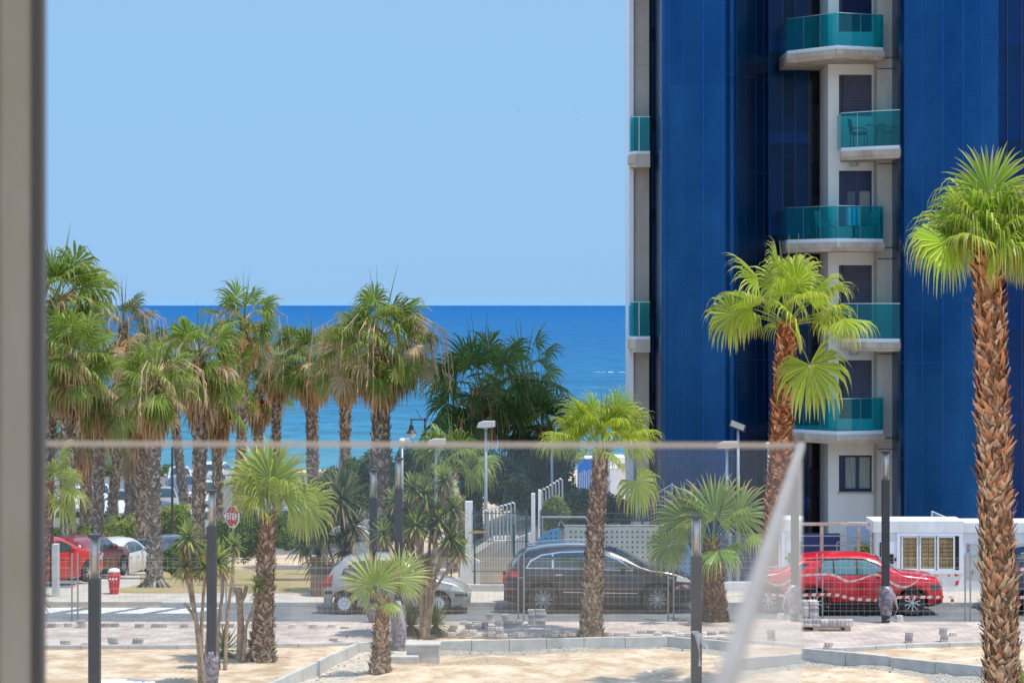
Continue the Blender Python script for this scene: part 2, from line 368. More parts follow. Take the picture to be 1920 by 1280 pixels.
# strip of pavement that climbs down beside the side street
def strip(name, left, right, m, dz=.03, n=14):
    b = MB()
    for i in range(n + 1):
        t = i / n; y = 68.31 + (108 - 68.31) * t
        l = left(y); r = right(y)
        for k in range(5):
            x = l + (r - l) * k / 4; b.v.append((x, y, gz(x, y) + dz)); b.c.append((1, 1, 1))
    for i in range(n):
        for k in range(4): b.f.append((i * 5 + k, i * 5 + k + 1, i * 5 + k + 6, i * 5 + k + 5)); b.m.append(0)
    return b.build(name, m, kind='structure')
PL = lambda y: X(80 + (y - 68) * 6.2 if y < 90 else 216 + (y - 90) * 4.0, y) if True else 0
pl = [(68.3, X(118, 68.3)), (76, X(140, 76)), (84, X(158, 84)), (95, X(228, 95)), (108, X(300, 108))]
def interp(t, x):
    if x <= t[0][0]: return t[0][1]
    for (a, b_), (c, d) in zip(t, t[1:]):
        if x <= c: return b_ + (d - b_) * (x - a) / (c - a)
    return t[-1][1]
strip('side_pavement', lambda y: interp(pl, y), lambda y: interp([(68.3, X(205, 68.3)), (76, X(262, 76)), (95, X(262, 95)), (108, X(320, 108))], y), M['pave'], .04)
strip('side_road', lambda y: interp(pl, y) - 9, lambda y: interp(pl, y), M['asphalt'], .012)
M['redline'] = mat('red_kerb_line', (0.45, 0.22, 0.18), .9)
strip('red_kerb_line', lambda y: interp(pl, y), lambda y: interp(pl, y) + .09, M['redline'], .048)
M['grassy'] = mat('dry_lawn', (0.42, 0.30, 0.17), 0.95, col2=(0.27, 0.28, 0.10), scale=.8, bump=.6, bscale=20, spec=.1, contrast=(.45, .62))
strip('dry_lawn', lambda y: interp([(68.3, X(205, 68.3)), (76, X(262, 76)), (95, X(262, 95)), (108, X(320, 108))], y), lambda y: X(650, y), M['grassy'], .035)
sheet('lawn_edge', [(X(232, 67.2), 67.1), (X(640, 67.2), 67.1), (X(640, 68.35), 68.33), (X(200, 68.35), 68.33)], .128, M['grassy'])
# zebra bars on the road
b = MB()
for i, (a, c) in enumerate([(-30, -1), (62, 168), (200, 268), (290, 342), (365, 430)]):
    y0, y1 = 63.55, 64.75
    xa, xb = X(a - 60, 65), X(c - 60, 65)
    b.add([(xa, y0, .008), (xb, y0, .008), (xb + .75, y1, .008), (xa + .75, y1, .008)], [(0, 1, 2, 3)])
b.build('road_markings', M['whitemark'], kind='structure')
# paved area of new blocks (near side of the road)
mp = mat('new_paving', (0.42, 0.36, 0.33), 0.9, col2=(0.60, 0.53, 0.465), scale=1.0, contrast=(.40, .60), bump=.2, bscale=30, spec=.15)
t = mp.node_tree; br = t.nodes.new('ShaderNodeTexBrick'); br.inputs['Scale'].default_value = 1.0
br.inputs['Brick Width'].default_value = .4; br.inputs['Row Height'].default_value = .2; br.inputs['Mortar Size'].default_value = .012
br.inputs['Color1'].default_value = (1, .97, .95, 1); br.inputs['Color2'].default_value = (.80, .74, .72, 1); br.inputs['Mortar'].default_value = (.62, .58, .55, 1)
tc = [n for n in t.nodes if n.type == 'TEX_COORD'][0]; t.links.new(tc.outputs['Object'], br.inputs['Vector'])
mx = t.nodes.new('ShaderNodeMix'); mx.data_type = 'RGBA'; mx.blend_type = 'MULTIPLY'; mx.inputs[0].default_value = .8
rmp = [n for n in t.nodes if n.type == 'VALTORGB'][0]
t.links.new(rmp.outputs[0], mx.inputs[6]); t.links.new(br.outputs['Color'], mx.inputs[7]); t.links.new(mx.outputs[2], t.nodes['Principled BSDF'].inputs['Base Color'])
b = MB()
b.prism([(-40, 56.9), (X(330, 57), 56.95), (X(688, 57.6), 57.4), (X(815, 59), 58.75), (X(1300, 59), 58.5), (X(1380, 57.8), 57.8), (X(1500, 57), 56.5), (X(1585, 56.6), 56.45), (X(1850, 57.6), 57.5), (60, 57.6), (60, 61.2), (-40, 61.2)], -.2, .10)
b.build('new_paving', mp, kind='structure')
# sea
ms = bpy.data.materials.new('sea_water'); ms.use_nodes = True; t = ms.node_tree; pb = t.nodes['Principled BSDF']
tc = t.nodes.new('ShaderNodeTexCoord'); sp = t.nodes.new('ShaderNodeSeparateXYZ'); t.links.new(tc.outputs['Object'], sp.inputs[0])
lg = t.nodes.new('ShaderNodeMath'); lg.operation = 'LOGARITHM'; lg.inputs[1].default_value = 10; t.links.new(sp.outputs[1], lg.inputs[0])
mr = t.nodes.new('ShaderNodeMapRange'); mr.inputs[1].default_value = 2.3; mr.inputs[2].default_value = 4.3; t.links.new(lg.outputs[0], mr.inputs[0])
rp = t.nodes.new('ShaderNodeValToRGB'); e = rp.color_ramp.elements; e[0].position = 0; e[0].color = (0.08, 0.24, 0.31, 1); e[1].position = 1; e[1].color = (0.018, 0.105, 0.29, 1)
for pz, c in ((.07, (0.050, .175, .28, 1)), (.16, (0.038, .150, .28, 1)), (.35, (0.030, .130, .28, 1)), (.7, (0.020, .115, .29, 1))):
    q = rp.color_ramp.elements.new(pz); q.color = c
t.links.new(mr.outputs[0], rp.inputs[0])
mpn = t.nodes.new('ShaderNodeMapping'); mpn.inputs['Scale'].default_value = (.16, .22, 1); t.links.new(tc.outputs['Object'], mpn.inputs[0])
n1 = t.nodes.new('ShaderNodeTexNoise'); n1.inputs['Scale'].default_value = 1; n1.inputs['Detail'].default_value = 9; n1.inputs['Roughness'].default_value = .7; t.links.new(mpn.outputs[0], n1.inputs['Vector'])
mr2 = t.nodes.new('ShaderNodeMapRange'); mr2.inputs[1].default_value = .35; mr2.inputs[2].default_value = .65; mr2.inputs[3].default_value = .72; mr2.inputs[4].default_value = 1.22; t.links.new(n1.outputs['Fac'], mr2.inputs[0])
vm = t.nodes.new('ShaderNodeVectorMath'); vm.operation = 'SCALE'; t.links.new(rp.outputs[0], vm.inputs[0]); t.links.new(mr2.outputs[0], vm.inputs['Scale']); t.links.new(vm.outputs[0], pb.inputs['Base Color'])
pb.inputs['Roughness'].default_value = .6; pb.inputs['Specular IOR Level'].default_value = 0
mp3 = t.nodes.new('ShaderNodeMapping'); mp3.inputs['Scale'].default_value = (.35, .5, 1); t.links.new(tc.outputs['Object'], mp3.inputs[0])
n3 = t.nodes.new('ShaderNodeTexNoise'); n3.inputs['Scale'].default_value = 1; n3.inputs['Detail'].default_value = 5; t.links.new(mp3.outputs[0], n3.inputs['Vector'])
bp = t.nodes.new('ShaderNodeBump'); bp.inputs['Strength'].default_value = 1; bp.inputs['Distance'].default_value = .6; t.links.new(n3.outputs['Fac'], bp.inputs['Height']); t.links.new(bp.outputs[0], pb.inputs['Normal'])
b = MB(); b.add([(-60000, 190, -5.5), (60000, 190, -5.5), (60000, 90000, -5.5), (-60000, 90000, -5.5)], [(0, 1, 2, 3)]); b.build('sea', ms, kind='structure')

# kerb walls round the dug out bed: concrete units laid end to end
def kerb_run(pts, label, h0=-.45, w=.11, gap=.012, unit=1.0):
    k = MB(); rr = random.Random(5)
    for a, b_ in zip(pts, pts[1:]):
        d = (b_ - a); L = d.length; n = max(1, round(L / unit)); u = d.normalized(); nrm = Vector((-u.y, u.x, 0))
        for i in range(n):
            p0 = a + u * (L * i / n + gap / 2); p1 = a + u * (L * (i + 1) / n - gap / 2); dz = rr.uniform(-.008, .008)
            q = [p0, p1, p1 + nrm * w, p0 + nrm * w]; k.prism([(v.x, v.y) for v in q], h0, .15 + dz)
    return single(k, 'concrete_kerb', M['kerb'], label, 'kerb', bevel=.008)
kerb_run(KL, 'pale concrete kerb wall running diagonally towards the viewer at the lower left')
kerb_run(KR, 'long straight concrete kerb wall in front of the palm beside the black car')
kerb_run(KR2, 'low concrete kerb running down to the right in front of the tall right-hand palm')
kerb_run([G(60, 1209, .15), G(330, 1209, .15), G(560, 1206, .15), G(672, 1202.5, .15)], 'thin grey kerb strip between new paving and sand at left', w=.10)
kerb_run([G(1480, 1214, .15), G(1585, 1214, .15), G(1700, 1207, .15), G(1860, 1202.5, .15), G(2000, 1200, .15)], 'thin kerb strip at the near edge of the paving on the right', w=.10)
# concrete footing block by the wrapped bollard
b = MB(); p = G(796, 1236, .0); b.box(p.x - .41, p.x + .34, p.y - .02, p.y + .55, -.3, .30); b.box(p.x - .45, p.x + .36, p.y - .05, p.y + .58, .30, .36)
single(b, 'concrete_footing', M['kerb'], 'square pale concrete footing block beside the plastic-wrapped bollard', 'concrete block', bevel=.015)
b = MB(); p = G(735, 1240, .0); b.box(p.x - .35, p.x + .6, p.y - .02, p.y + .25, -.3, .12)
single(b, 'concrete_footing', M['kerb'], 'low concrete footing between the small palm and the pale footing block', 'concrete block', bevel=.015)
# pale board in the sand, bottom left
b = MB(); p = G(228, 1272, .14); b.prism([(p.x - .75, p.y - 2.4), (p.x + 1.25, p.y - 2.4), (p.x + .75, p.y - .25), (p.x + .3, p.y), (p.x - .35, p.y + .02), (p.x - .62, p.y - .2)], -.1, .14)
single(b, 'white_board', M['white'], 'flat white board on the sand at the bottom left corner, behind the nearest bollard', 'board', bevel=.02)
# ================= apartment tower =================
def mat_screen(name, seed):
    m = mat(name, (0.004, 0.046, 0.145), 0.25, metal=0.85, col2=(0.014, 0.080, 0.21), scale=.35, spec=.3, stretch=(1, 1, .5), bump=0)
    t = m.node_tree; b = t.nodes['Principled BSDF']; tc = [n for n in t.nodes if n.type == 'TEX_COORD'][0]
    # per panel tone
    br = t.nodes.new('ShaderNodeTexBrick'); br.offset = 0; br.inputs['Scale'].default_value = 1; br.inputs['Brick Width'].default_value = 1.18; br.inputs['Row Height'].default_value = 3.0
    br.inputs['Mortar Size'].default_value = .0; br.inputs['Color1'].default_value = (1.16, 1.10, 1.06, 1); br.inputs['Color2'].default_value = (.90, .93, .96, 1); br.inputs['Bias'].default_value = 0
    mpn = t.nodes.new('ShaderNodeMapping'); mpn.inputs['Rotation'].default_value = (R(-90), 0, 0); mpn.inputs['Location'].default_value = (seed, 0, 0)
    t.links.new(tc.outputs['Object'], mpn.inputs[0]); t.links.new(mpn.outputs[0], br.inputs['Vector'])
    r = [n for n in t.nodes if n.type == 'VALTORGB'][0]
    mx = t.nodes.new('ShaderNodeMix'); mx.data_type = 'RGBA'; mx.blend_type = 'MULTIPLY'; mx.inputs[0].default_value = 1
    t.links.new(r.outputs[0], mx.inputs[6]); t.links.new(br.outputs['Color'], mx.inputs[7]); t.links.new(mx.outputs[2], b.inputs['Base Color'])
    # perforated corrugation: fine ribs
    wv = t.nodes.new('ShaderNodeTexWave'); wv.wave_type = 'BANDS'; wv.bands_direction = 'Z'; wv.inputs['Scale'].default_value = 6.5; wv.inputs['Distortion'].default_value = .4
    t.links.new(tc.outputs['Object'], wv.inputs['Vector']); bp = t.nodes.new('ShaderNodeBump'); bp.inputs['Strength'].default_value = .12; bp.inputs['Distance'].default_value = .02
    t.links.new(wv.outputs['Fac'], bp.inputs['Height']); t.links.new(bp.outputs[0], b.inputs['Normal'])
    return m
M['screen'] = mat_screen('blue_screen', .2)
M['screen_t'] = mat_glass('blue_screen_sheer', (0.30, 0.60, 0.88), .5, dust=.26, dustcol=(0.002, 0.05, 0.14), rough=.15)
M['screen_d'] = mat_glass('dark_screen_sheer', (0.20, 0.30, 0.50), .4, dust=.15, dustcol=(0.006, 0.018, 0.07), rough=.15)
M['teal'] = mat_glass('teal_glass', (0.22, 0.82, 0.84), .9, dust=.12, dustcol=(0.05, .50, .52), rough=.02)
M['rivet'] = mat('rivet', (0.04, 0.16, 0.40), .4, metal=.7)
M['seam'] = mat('seam', (0.006, 0.085, 0.26), .38, metal=.8)
M['slab'] = mat('balcony_concrete', (.36, .29, .22), .85, col2=(.56, .49, .41), scale=2.2, stretch=(1, 1, .5), bump=.1, bscale=20)
M['brownwall'] = mat('brown_wall', (0.34, 0.27, 0.24), .85, col2=(0.42, 0.34, 0.31), scale=1)
M['dimwin'] = mat('dim_window', (0.06, 0.05, 0.05), .3)
M['band'] = mat('floor_band', (0.8, 0.78, 0.8), .8)
FT = -4.0; TOP = 27.0
tw = wthing('apartment_tower', 'tall apartment tower with curved dark blue metal screens and teal glass balconies', 'building', (X(1550, 76), 76, 0))
base = 0.0
# concrete column at the left with white edge
k = MB(); k.box(X(1188, 79.4), X(1217, 79.4), 79.4, 82, base - .4, TOP)
for z in range(1, 9): k.box(X(1188, 79.4) + .0, X(1217, 79.4) + .004, 79.385, 79.41, z * 3 + .98, z * 3 + 1.0)
k.build('concrete_column', M['concrete'], tw)
k = MB(); k.box(X(1180, 79.3), X(1188, 79.3), 79.3, 82, base - .4, TOP); k.build('white_edge', M['pvc'], tw)
# right-hand concrete column and white strip
k = MB(); k.box(X(1645, 76.4), X(1681, 76.4), 76.4, 79, base - .4, TOP)
k.build('concrete_column', M['concrete'], tw)
for z in (.56, .91):
    for q in range(8):
        k = MB(); k.box(X(1645.5, 76.37), X(1680, 76.37), 76.375, 76.4 - .002, z + q * 3 - .01, z + q * 3 + .01); k.build('pour_joint', M['hole'], tw)
k = MB(); k.box(X(1681, 76.2), X(1692, 76.2), 76.2, 79, base - .4, TOP); k.build('white_strip', M['render'], tw)
# white window bay
xw0, xw1 = X(1553, 77.2), X(1645, 77.2) - .01
winx0, winx1 = X(1573, 77.2), X(1636, 77.2)
levels = []   # (z_bottom, z_top) of openings
def zz(py): return Z(py, 77.2)
ops = [(zz(922), zz(853), 'win'), (zz(785), zz(675), 'shut'), (zz(600), zz(497), 'shut'), (zz(425), zz(320), 'door'), (zz(218), zz(140), 'shut'), (zz(60), zz(-40), 'half'), (zz(-110), zz(-220), 'shut'), (zz(-290), zz(-400), 'shut')]
k = MB(); y0, y1 = 77.2, 77.5
k.box(xw0, winx0, y0, y1, base - .4, TOP); k.box(winx1, xw1, y0, y1, base - .4, TOP)
zc = base - .4
for a, b_, _ in ops: k.box(winx0, winx1, y0, y1, zc, a); zc = b_
k.box(winx0, winx1, y0, y1, zc, TOP); k.box(xw0, xw0 + .25, y1, 79.6, base - .4, TOP)
k.build('white_wall', M['render'], tw)
for a, b_, kind in ops:
    k = MB(); k.box(winx0, winx1, 77.49, 77.52, a, b_); w = k.build('window', M['dimwin'] if kind == 'shut' else M['navy'], tw)
    if kind in ('win', 'door'):
        zt = b_ - (.08 if kind == 'win' else .62); mid = (winx0 + winx1) / 2 + .08
        for i, (xa, xb) in enumerate(((winx0 + .24 if kind == 'win' else winx0 + .3, mid - .05), (mid + .06, winx1 - .05))):
            k = MB(); k.box(xa, xb, 77.45, 77.488, a + .1, zt); k.build('pane', M['curtain'] if kind == 'win' else (M['pane'] if i == 0 else M['brownwall']), w)
        k = MB()
        fr = .05
        k.box(winx0, winx1, 77.40, 77.45, a, a + fr); k.box(winx0, winx1, 77.40, 77.45, b_ - fr, b_); k.box(winx0, winx0 + fr * 3, 77.40, 77.45, a + fr, b_ - fr); k.box(winx1 - fr, winx1, 77.40, 77.45, a + fr, b_ - fr); k.box(mid - fr, mid + fr, 77.40, 77.45, a + fr, b_ - fr)
        k.build('frame', M['navy'], w)
        if kind == 'door':
            k = MB()
            for i in range(11): k.box(winx0 + .02, winx1 - .02, 77.39, 77.40 + .04, b_ - .05 - i * .055 - .045, b_ - .05 - i * .055)
            k.build('shutter', M['navy'], w)
        else:
            k = MB(); k.box(winx0 - .06, winx1 + .04, 77.16, 77.3, a - .05, a - .001); k.build('sill', M['concrete'], w)
    else:
        k = MB(); n = int((b_ - a) / .09)
        for i in range(n):
            z = b_ - .02 - i * .09
            k.add([(winx0 + .16, 77.40, z), (winx1 - .01, 77.40, z), (winx1 - .01, 77.355, z - .07), (winx0 + .16, 77.355, z - .07)], [(0, 1, 2, 3)])
        k.box(winx0 + .16, winx1 - .01, 77.42, 77.44, a, b_)
        k.build('shutter', M['shutter'] if kind == 'shut' else M['navy'], w)
# recess: floors bands, brown return wall, dim back wall
k = MB(); k.box(X(1438, 80.6), xw0, 80.6, 80.8, base - .4, TOP); k.build('recess_wall', M['render'], tw)
k = MB(); k.box(X(1518, 79.9), xw0 - .002, 79.9, 80.1, base - .4, TOP); k.build('return_wall', M['brownwall'], tw)
for z in (-.5, 2.5, 5.5, 8.5, 11.5, 14.5, 17.5):
    k = MB(); k.box(X(1520, 79.85), X(1538, 79.85), 79.85, 79.88, z + .2, z + 1.3); k.build('dim_window', M['dimwin'], tw)
    k = MB(); k.box(X(1470, 80.5), X(1492, 80.5), 80.5, 80.55, z - .1, z + 1.45); k.build('dim_window', M['dimwin'], tw)
    k = MB(); k.box(X(1440, 79.3), X(1519, 79.3), 79.3, 80.4, z + 1.9, z + 2.28); k.build('floor_slab', M['band'], tw)
# sheer screens over the recess
k = MB()
for a, b_ in ((1440, 1467), (1468.5, 1490), (1491.5, 1516)): k.box(X(a, 79.1), X(b_, 79.1), 79.1, 79.12, base - .4, TOP)
k.build('sheer_screen', M['screen_t'], tw)
k = MB(); k.box(X(1516.5, 79.3), X(1549, 79.3), 79.3, 79.32, base - .4, TOP); k.build('sheer_screen', mat_glass('sheer_grey', (.55, .5, .5), .6, dust=.1, dustcol=(.05, .05, .09)), tw)
k = MB()
for px in (1467.7, 1490.7, 1516.2): k.box(X(px - .8, 79.05), X(px + .8, 79.05), 79.05, 79.1, base - .4, TOP)
k.build('screen_mullion', M['navy'], tw)
# sheer dark screen between left column and left screen, with stair slabs behind
k = MB(); k.box(X(1217, 79.6), X(1242, 79.6), 79.6, 79.62, base - .4, TOP); k.build('sheer_screen', M['screen_d'], tw)
for z in range(-1, 9):
    k = MB(); k.box(X(1222, 80), X(1250, 80), 79.9, 81, z * 3 + 1.9, z * 3 + 2.25); k.build('stair_slab', M['band'], tw)
k = MB(); rr = random.Random(3)
for z in range(-1, 8):
    for i in range(4):
        x = X(1224 + i * 4.5 + rr.uniform(-1, 1), 80.2); k.tube([(x, 80.1, z * 3 + 2.25), (x + rr.uniform(-.03, .03), 80.1, z * 3 + 3.6), (x, 80.1, z * 3 + 4.9)], .012, 5)
k.build('curtain_rod', M['white'], tw)
k = MB(); k.box(X(1217, 82), X(1440, 82), 82, 82.2, base - .4, TOP); k.build('inner_wall', mat('inner_dark', (0.02, .03, .07), .8), tw)
# curved screens
def curved_screen(path, z0, z1, zs, name='blue_screen', first=0.0):
    """path of (x,y); panels between seams; seams and rivets are strips and studs on the sheet"""
    k = MB(); n = len(path)
    zl = [z0] + [z for z in zs if z0 < z < z1] + [z1]
    for a, b_ in zip(zl, zl[1:]):
        vs = [(x, y, a + .012) for x, y in path] + [(x, y, b_ - .012) for x, y in path]
        k.add(vs, [(i, i + 1, n + i + 1, n + i) for i in range(n - 1)])
    o = k.build(name, M['screen'], tw, smooth=True)
    k = MB()
    for z in zs:
        vs = [(x, y + .01, z - .014) for x, y in path] + [(x, y + .01, z + .014) for x, y in path]
        k.add(vs, [(i, i + 1, n + i + 1, n + i) for i in range(n - 1)])
    # vertical seams by arc length
    s = [0]
    for (xa, ya), (xb, yb) in zip(path, path[1:]): s.append(s[-1] + math.hypot(xb - xa, yb - ya))
    t = first; riv = MB(); L = s[-1]; rr = random.Random(8)
    while t < L:
        i = max(j for j in range(n - 1) if s[j] <= t); f = (t - s[i]) / max(1e-6, s[i + 1] - s[i])
        x = path[i][0] + f * (path[i + 1][0] - path[i][0]); y = path[i][1] + f * (path[i + 1][1] - path[i][1])
        tx, ty = path[i + 1][0] - path[i][0], path[i + 1][1] - path[i][1]; l = math.hypot(tx, ty); tx /= l; ty /= l; nx_, ny_ = ty, -tx
        u = Vector((tx, ty, 0)); nn = Vector((nx_, ny_, 0))
        k.obox(Vector((x, y, (z0 + z1) / 2)) + nn * .004, u * .014, nn * .003, Vector((0, 0, (z1 - z0) / 2)))
        z = z0 + .1
        while z < z1:
            if rr.random() < .45: riv.obox(Vector((x, y, z)) + nn * .012 + u * rr.uniform(-.01, .01), u * .011, nn * .006, Vector((0, 0, .011)))
            z += .16
        t += .62 if (int(t * 10) % 2) else .75
    k.build('screen_seam', M['seam'], o); riv.build('screen_rivets', M['rivet'], o, kind='stuff')
def arc(cx, cy, r, a0, a1, n): return [(cx + r * math.cos(R(a0 + (a1 - a0) * i / n)), cy + r * math.sin(R(a0 + (a1 - a0) * i / n))) for i in range(n + 1)]
xl = X(1240, 76); xr = X(1352, 76)
seam_z = [.35, 3.35, 6.35, 9.35, 12.35, 15.35, 18.35, 21.35, 24.35]
path = [(xl + .05, 81)] + arc(xl + .5, 76.5, .5, 180, 270, 8) + arc(xr, 78.1, 2.1, 270, 345, 18)[0:]
path = [(xl, 81), (xl, 79), (xl, 77)] + arc(xl + .5, 76.5, .5, 180, 270, 8) + [(xl + .5 + (X(1371, 76) - xl - .5) * q / 14, 76.0 - .30 * math.sin(math.pi * q / 14) ** .9 + .05 * (q / 14) ** 3) for q in range(1, 14)] + arc(X(1368, 76) - .281, 76.745, .75, 293, 332, 9) + [(X(1441, 78.2), 78.2), (X(1442, 80.6), 80.6)]
curved_screen(path, base - .3, TOP, seam_z, first=4.9)
x2 = X(1692, 74.4); x3 = X(1830, 74.4)
path = [(x2, 78), (x2, 75), (x2 + .12, 74.42), (x2 + .3, 74.4)] + [(x2 + .3 + (X(1860, 74.4) - x2 - .3) * q / 16, 74.4 - .34 * math.sin(math.pi * q / 16) ** .9) for q in range(1, 16)] + arc(X(1862, 74.4) - .187, 74.864, .5, 293, 350, 10) + [(X(1874, 77.5), 77.5), (X(1874, 78.5), 78.5)]
curved_screen(path, base - .3, TOP, seam_z, first=4.1)
k = MB(); k.box(X(1868, 76.5), X(2160, 76.5), 76.5, 76.52, base - .3, TOP); k.build('sheer_screen', M['screen_t'], tw)
k = MB(); k.box(X(1872, 77.8), X(2160, 77.8), 77.8, 78, base - .3, TOP); k.build('recess_wall', M['render'], tw)
k = MB()
for px in (1889, 1916, 1943, 1970): k.box(X(px - .8, 76.45), X(px + .8, 76.45), 76.45, 76.5, base - .3, TOP)
k.build('screen_mullion', M['navy'], tw)
for z in seam_z:
    k = MB(); k.box(X(1876, 76.6), X(2150, 76.6), 76.6, 77.7, z + 1.0, z + 1.35); k.build('floor_slab', M['band'], tw)
# body of the tower behind, roof slab
k = MB(); k.box(X(1217, 82.3), X(2160, 82.3), 82.3, 96, base - .4, TOP); k.box(X(1180, 80), X(2160, 80), 82.1, 96.1, TOP, TOP + .5); k.build('tower_body', M['render'], tw)
k = MB(); k.box(X(1681, 76.9), x2 - .02, 79, 82.3, base - .4, TOP); k.box(X(1645, 76.9), X(1690, 76.9), 79.01, 82.3, base - .4, TOP); k.build('side_wall', M['render'], tw)

def balcony(poly, zg0, zg1, slab_h=.28, panes=2, chamfer=0.0, back=None):
    """poly: open outer line left->right of (x,y); the slab runs back to the wall"""
    bk = back or [(poly[-1][0], 78.2), (poly[0][0], 80.4)]
    full = [(x, y) for x, y in poly] + bk
    cx = sum(p[0] for p in poly) / len(poly); cy = sum(p[1] for p in full) / len(full)
    off = [((x - cx) * 1.03 + cx, y - .1) for x, y in poly]
    k = MB(); z1 = zg0 - .12
    n = len(full); top = off + bk; bot = [((x - cx) * .97 + cx, y + .1) for x, y in off] + bk
    vs = [(x, y, z1 - slab_h) for x, y in bot] + [(x, y, z1 - slab_h * .55) for x, y in top] + [(x, y, z1) for x, y in top]
    fs = [tuple(range(n - 1, -1, -1)), tuple(range(2 * n, 3 * n))] + [(r * n + i, r * n + (i + 1) % n, (r + 1) * n + (i + 1) % n, (r + 1) * n + i) for r in (0, 1) for i in range(n)]
    k.add(vs, fs); bal = k.build('balcony', M['slab'], tw)
    k = MB(); k.prism(full, z1 + .002, zg0); k.build('white_edge', M['pvc'], bal)
    gl = MB(); rl = MB()
    for (xa, ya), (xb, yb) in zip(poly, poly[1:]):
        a, b_ = Vector((xa, ya, 0)), Vector((xb, yb, 0)); L = (b_ - a).length; m = max(1, round(L / .78)); u = (b_ - a) / L; nn = Vector((u.y, -u.x, 0))
        for i in range(m):
            p0 = a + u * (L * i / m + .012); p1 = a + u * (L * (i + 1) / m - .012); c = (p0 + p1) / 2
            gl.obox(c + Vector((0, 0, (zg0 + zg1) / 2 + .001)), u * (p1 - p0).length / 2, nn * .008, Vector((0, 0, (zg1 - zg0) / 2)))
            if i: rl.obox(a + u * (L * i / m) + Vector((0, 0, (zg0 + zg1) / 2)), u * .006, nn * .014, Vector((0, 0, (zg1 - zg0) / 2 - .02)))
        rl.obox((a + b_) / 2 + Vector((0, 0, zg1 + .012)), u * (L / 2), nn * .02, Vector((0, 0, .011)))
    # left return pane
    x0_, y0_ = poly[0]; gl.box(x0_ - .008, x0_ + .008, y0_ + .02, 79.9 if len(poly) == 3 else 77.2, zg0, zg1)
    if len(poly) == 3: x0_, y0_ = poly[-1]; gl.box(x0_ - .008, x0_ + .008, y0_ + .02, 76.4 if y0_ < 76.35 else y0_ + .04, zg0, zg1)
    gl.build('glass_balustrade', M['teal'], bal); rl.build('handrail', M['steel'], bal)
    return bal
LB = [(X(1476, 76.9), 76.9), (X(1570, 75.2), 75.2), (X(1656, 75.9), 75.9)]
RB = [(X(1577, 76.3), 76.3), (X(1640, 75.4), 75.45), (X(1704, 74.8), 74.8)]
for zf in (-0.0, 6.0, 12.0, 18):
    balcony(LB, 4.18 + zf, 5.18 + zf) if zf else balcony(LB, 4.18, 5.18)
for zf in (7.06, 13.06, 19.06):
    balcony(RB, zf, zf + 1.08, back=[(X(1704, 74.8), 76.3), (X(1640, 77), 77.15), (X(1577, 77), 77.15)])
for z in (14.19, 8.19, 2.19, 20.19):
    k = MB(); ya = 78.6; xa, xb = X(1182, ya), X(1218, ya)
    pts = [(X(1179, ya), ya + .4), (X(1181, ya), ya - .1), (X(1190, ya), ya - .3), (xb, ya - .3), (xb, 79.38), (X(1179, ya), 79.38)]
    k.prism([(x, y) for x, y in pts], z - 1.50, z - 1.2); k.prism([((x - xb) * .93 + xb, y) for x, y in pts], z - 1.62, z - 1.501); o = k.build('balcony', M['concrete'], tw)
    k = MB(); k.prism([((x - xb) * .94 + xb, y + .05) for x, y in pts[:4]] + [(xb, 79.37), (X(1181, ya), 79.37)], z - 1.198, z - 1.1); k.build('white_edge', M['pvc'], o)
    k = MB(); k.box(xa + .01, xb, ya - .2, ya - .184, z - 1.09, z); k.box(xa - .02, xa - .004, ya - .2, 79.3, z - 1.09, z); k.build('glass_balustrade', M['teal'], o)
    k = MB(); k.box(xa - .02, xb, ya - .205, ya - .18, z + .001, z + .02); k.box(X(1197, ya), X(1198.2, ya), ya - .21, ya - .2, z - 1.09, z); k.build('handrail', M['steel'], o)
for py in (307, 660):
    k = MB(); p = P(1600, py, 77.2); k.box(p.x - .13, p.x + .13, 77.09, 77.2, p.z - .09, p.z + .09); k.build('wall_lamp', M['galv'], tw, bevel=.03)
    k = MB(); k.box(p.x - .09, p.x + .09, 77.07, 77.088, p.z - .06, p.z + .06); k.build('wall_lamp_glass', M['lampglass'], tw)

# balcony furniture
def chair(loc, rz, label, mt, wick=False):
    t = thing('balcony_chair', label, 'chair', loc, rz)
    k = MB()
    for sx in (-.24, .24):
        k.tube([(sx, .22, 0), (sx, .24, .42), (sx * 1.02, .30, .88)], .014, 6); k.tube([(sx, -.22, 0), (sx, -.2, .62), (sx, .1, .64), (sx, .25, .62)], .014, 6)
    k.build('frame', M['wicker'] if wick else M['galv'], t)
    k = MB(); k.box(-.23, .23, -.22, .23, .41, .44 if not wick else .5); k.build('seat', M['wicker'] if wick else M['grey'], t)
    k = MB(); k.add([(-.22, .24, .46), (.22, .24, .46), (.22, .31, .92), (-.22, .31, .92), (-.22, .26, .46), (.22, .26, .46), (.22, .33, .92), (-.22, .33, .92)], [(0, 1, 2, 3), (7, 6, 5, 4), (3, 2, 6, 7), (0, 4, 5, 1), (0, 3, 7, 4), (1, 5, 6, 2)]); k.build('backrest', M['wicker'] if wick else M['grey'], t)
    return t
def btable(loc, r, label):
    t = thing('balcony_table', label, 'table', loc)
    k = MB(); k.lathe([(r, .70), (r, .73)], 20); k.build('table_top', M['galv'], t)
    k = MB(); k.tube([(0, 0, .1), (0, 0, .7)], .03, 8)
    for a in (0, 2.1, 4.2): k.tube([(0, 0, .12), (r * .7 * math.cos(a), r * .7 * math.sin(a), 0)], .015, 6)
    k.build('pedestal', M['wicker'], t)
fz = 10.18
chair((X(1550, 76.6), 76.7, fz), R(60), 'grey balcony chair left of the table behind the striped towel balcony glass', None)
chair((X(1628, 76.3), 76.35, fz), R(-60), 'grey balcony chair nearest the right end of the balcony with the striped towel', None)
btable((X(1600, 76.9), 76.75, fz), .36, 'round balcony table beside the blue striped towel')
k = MB()
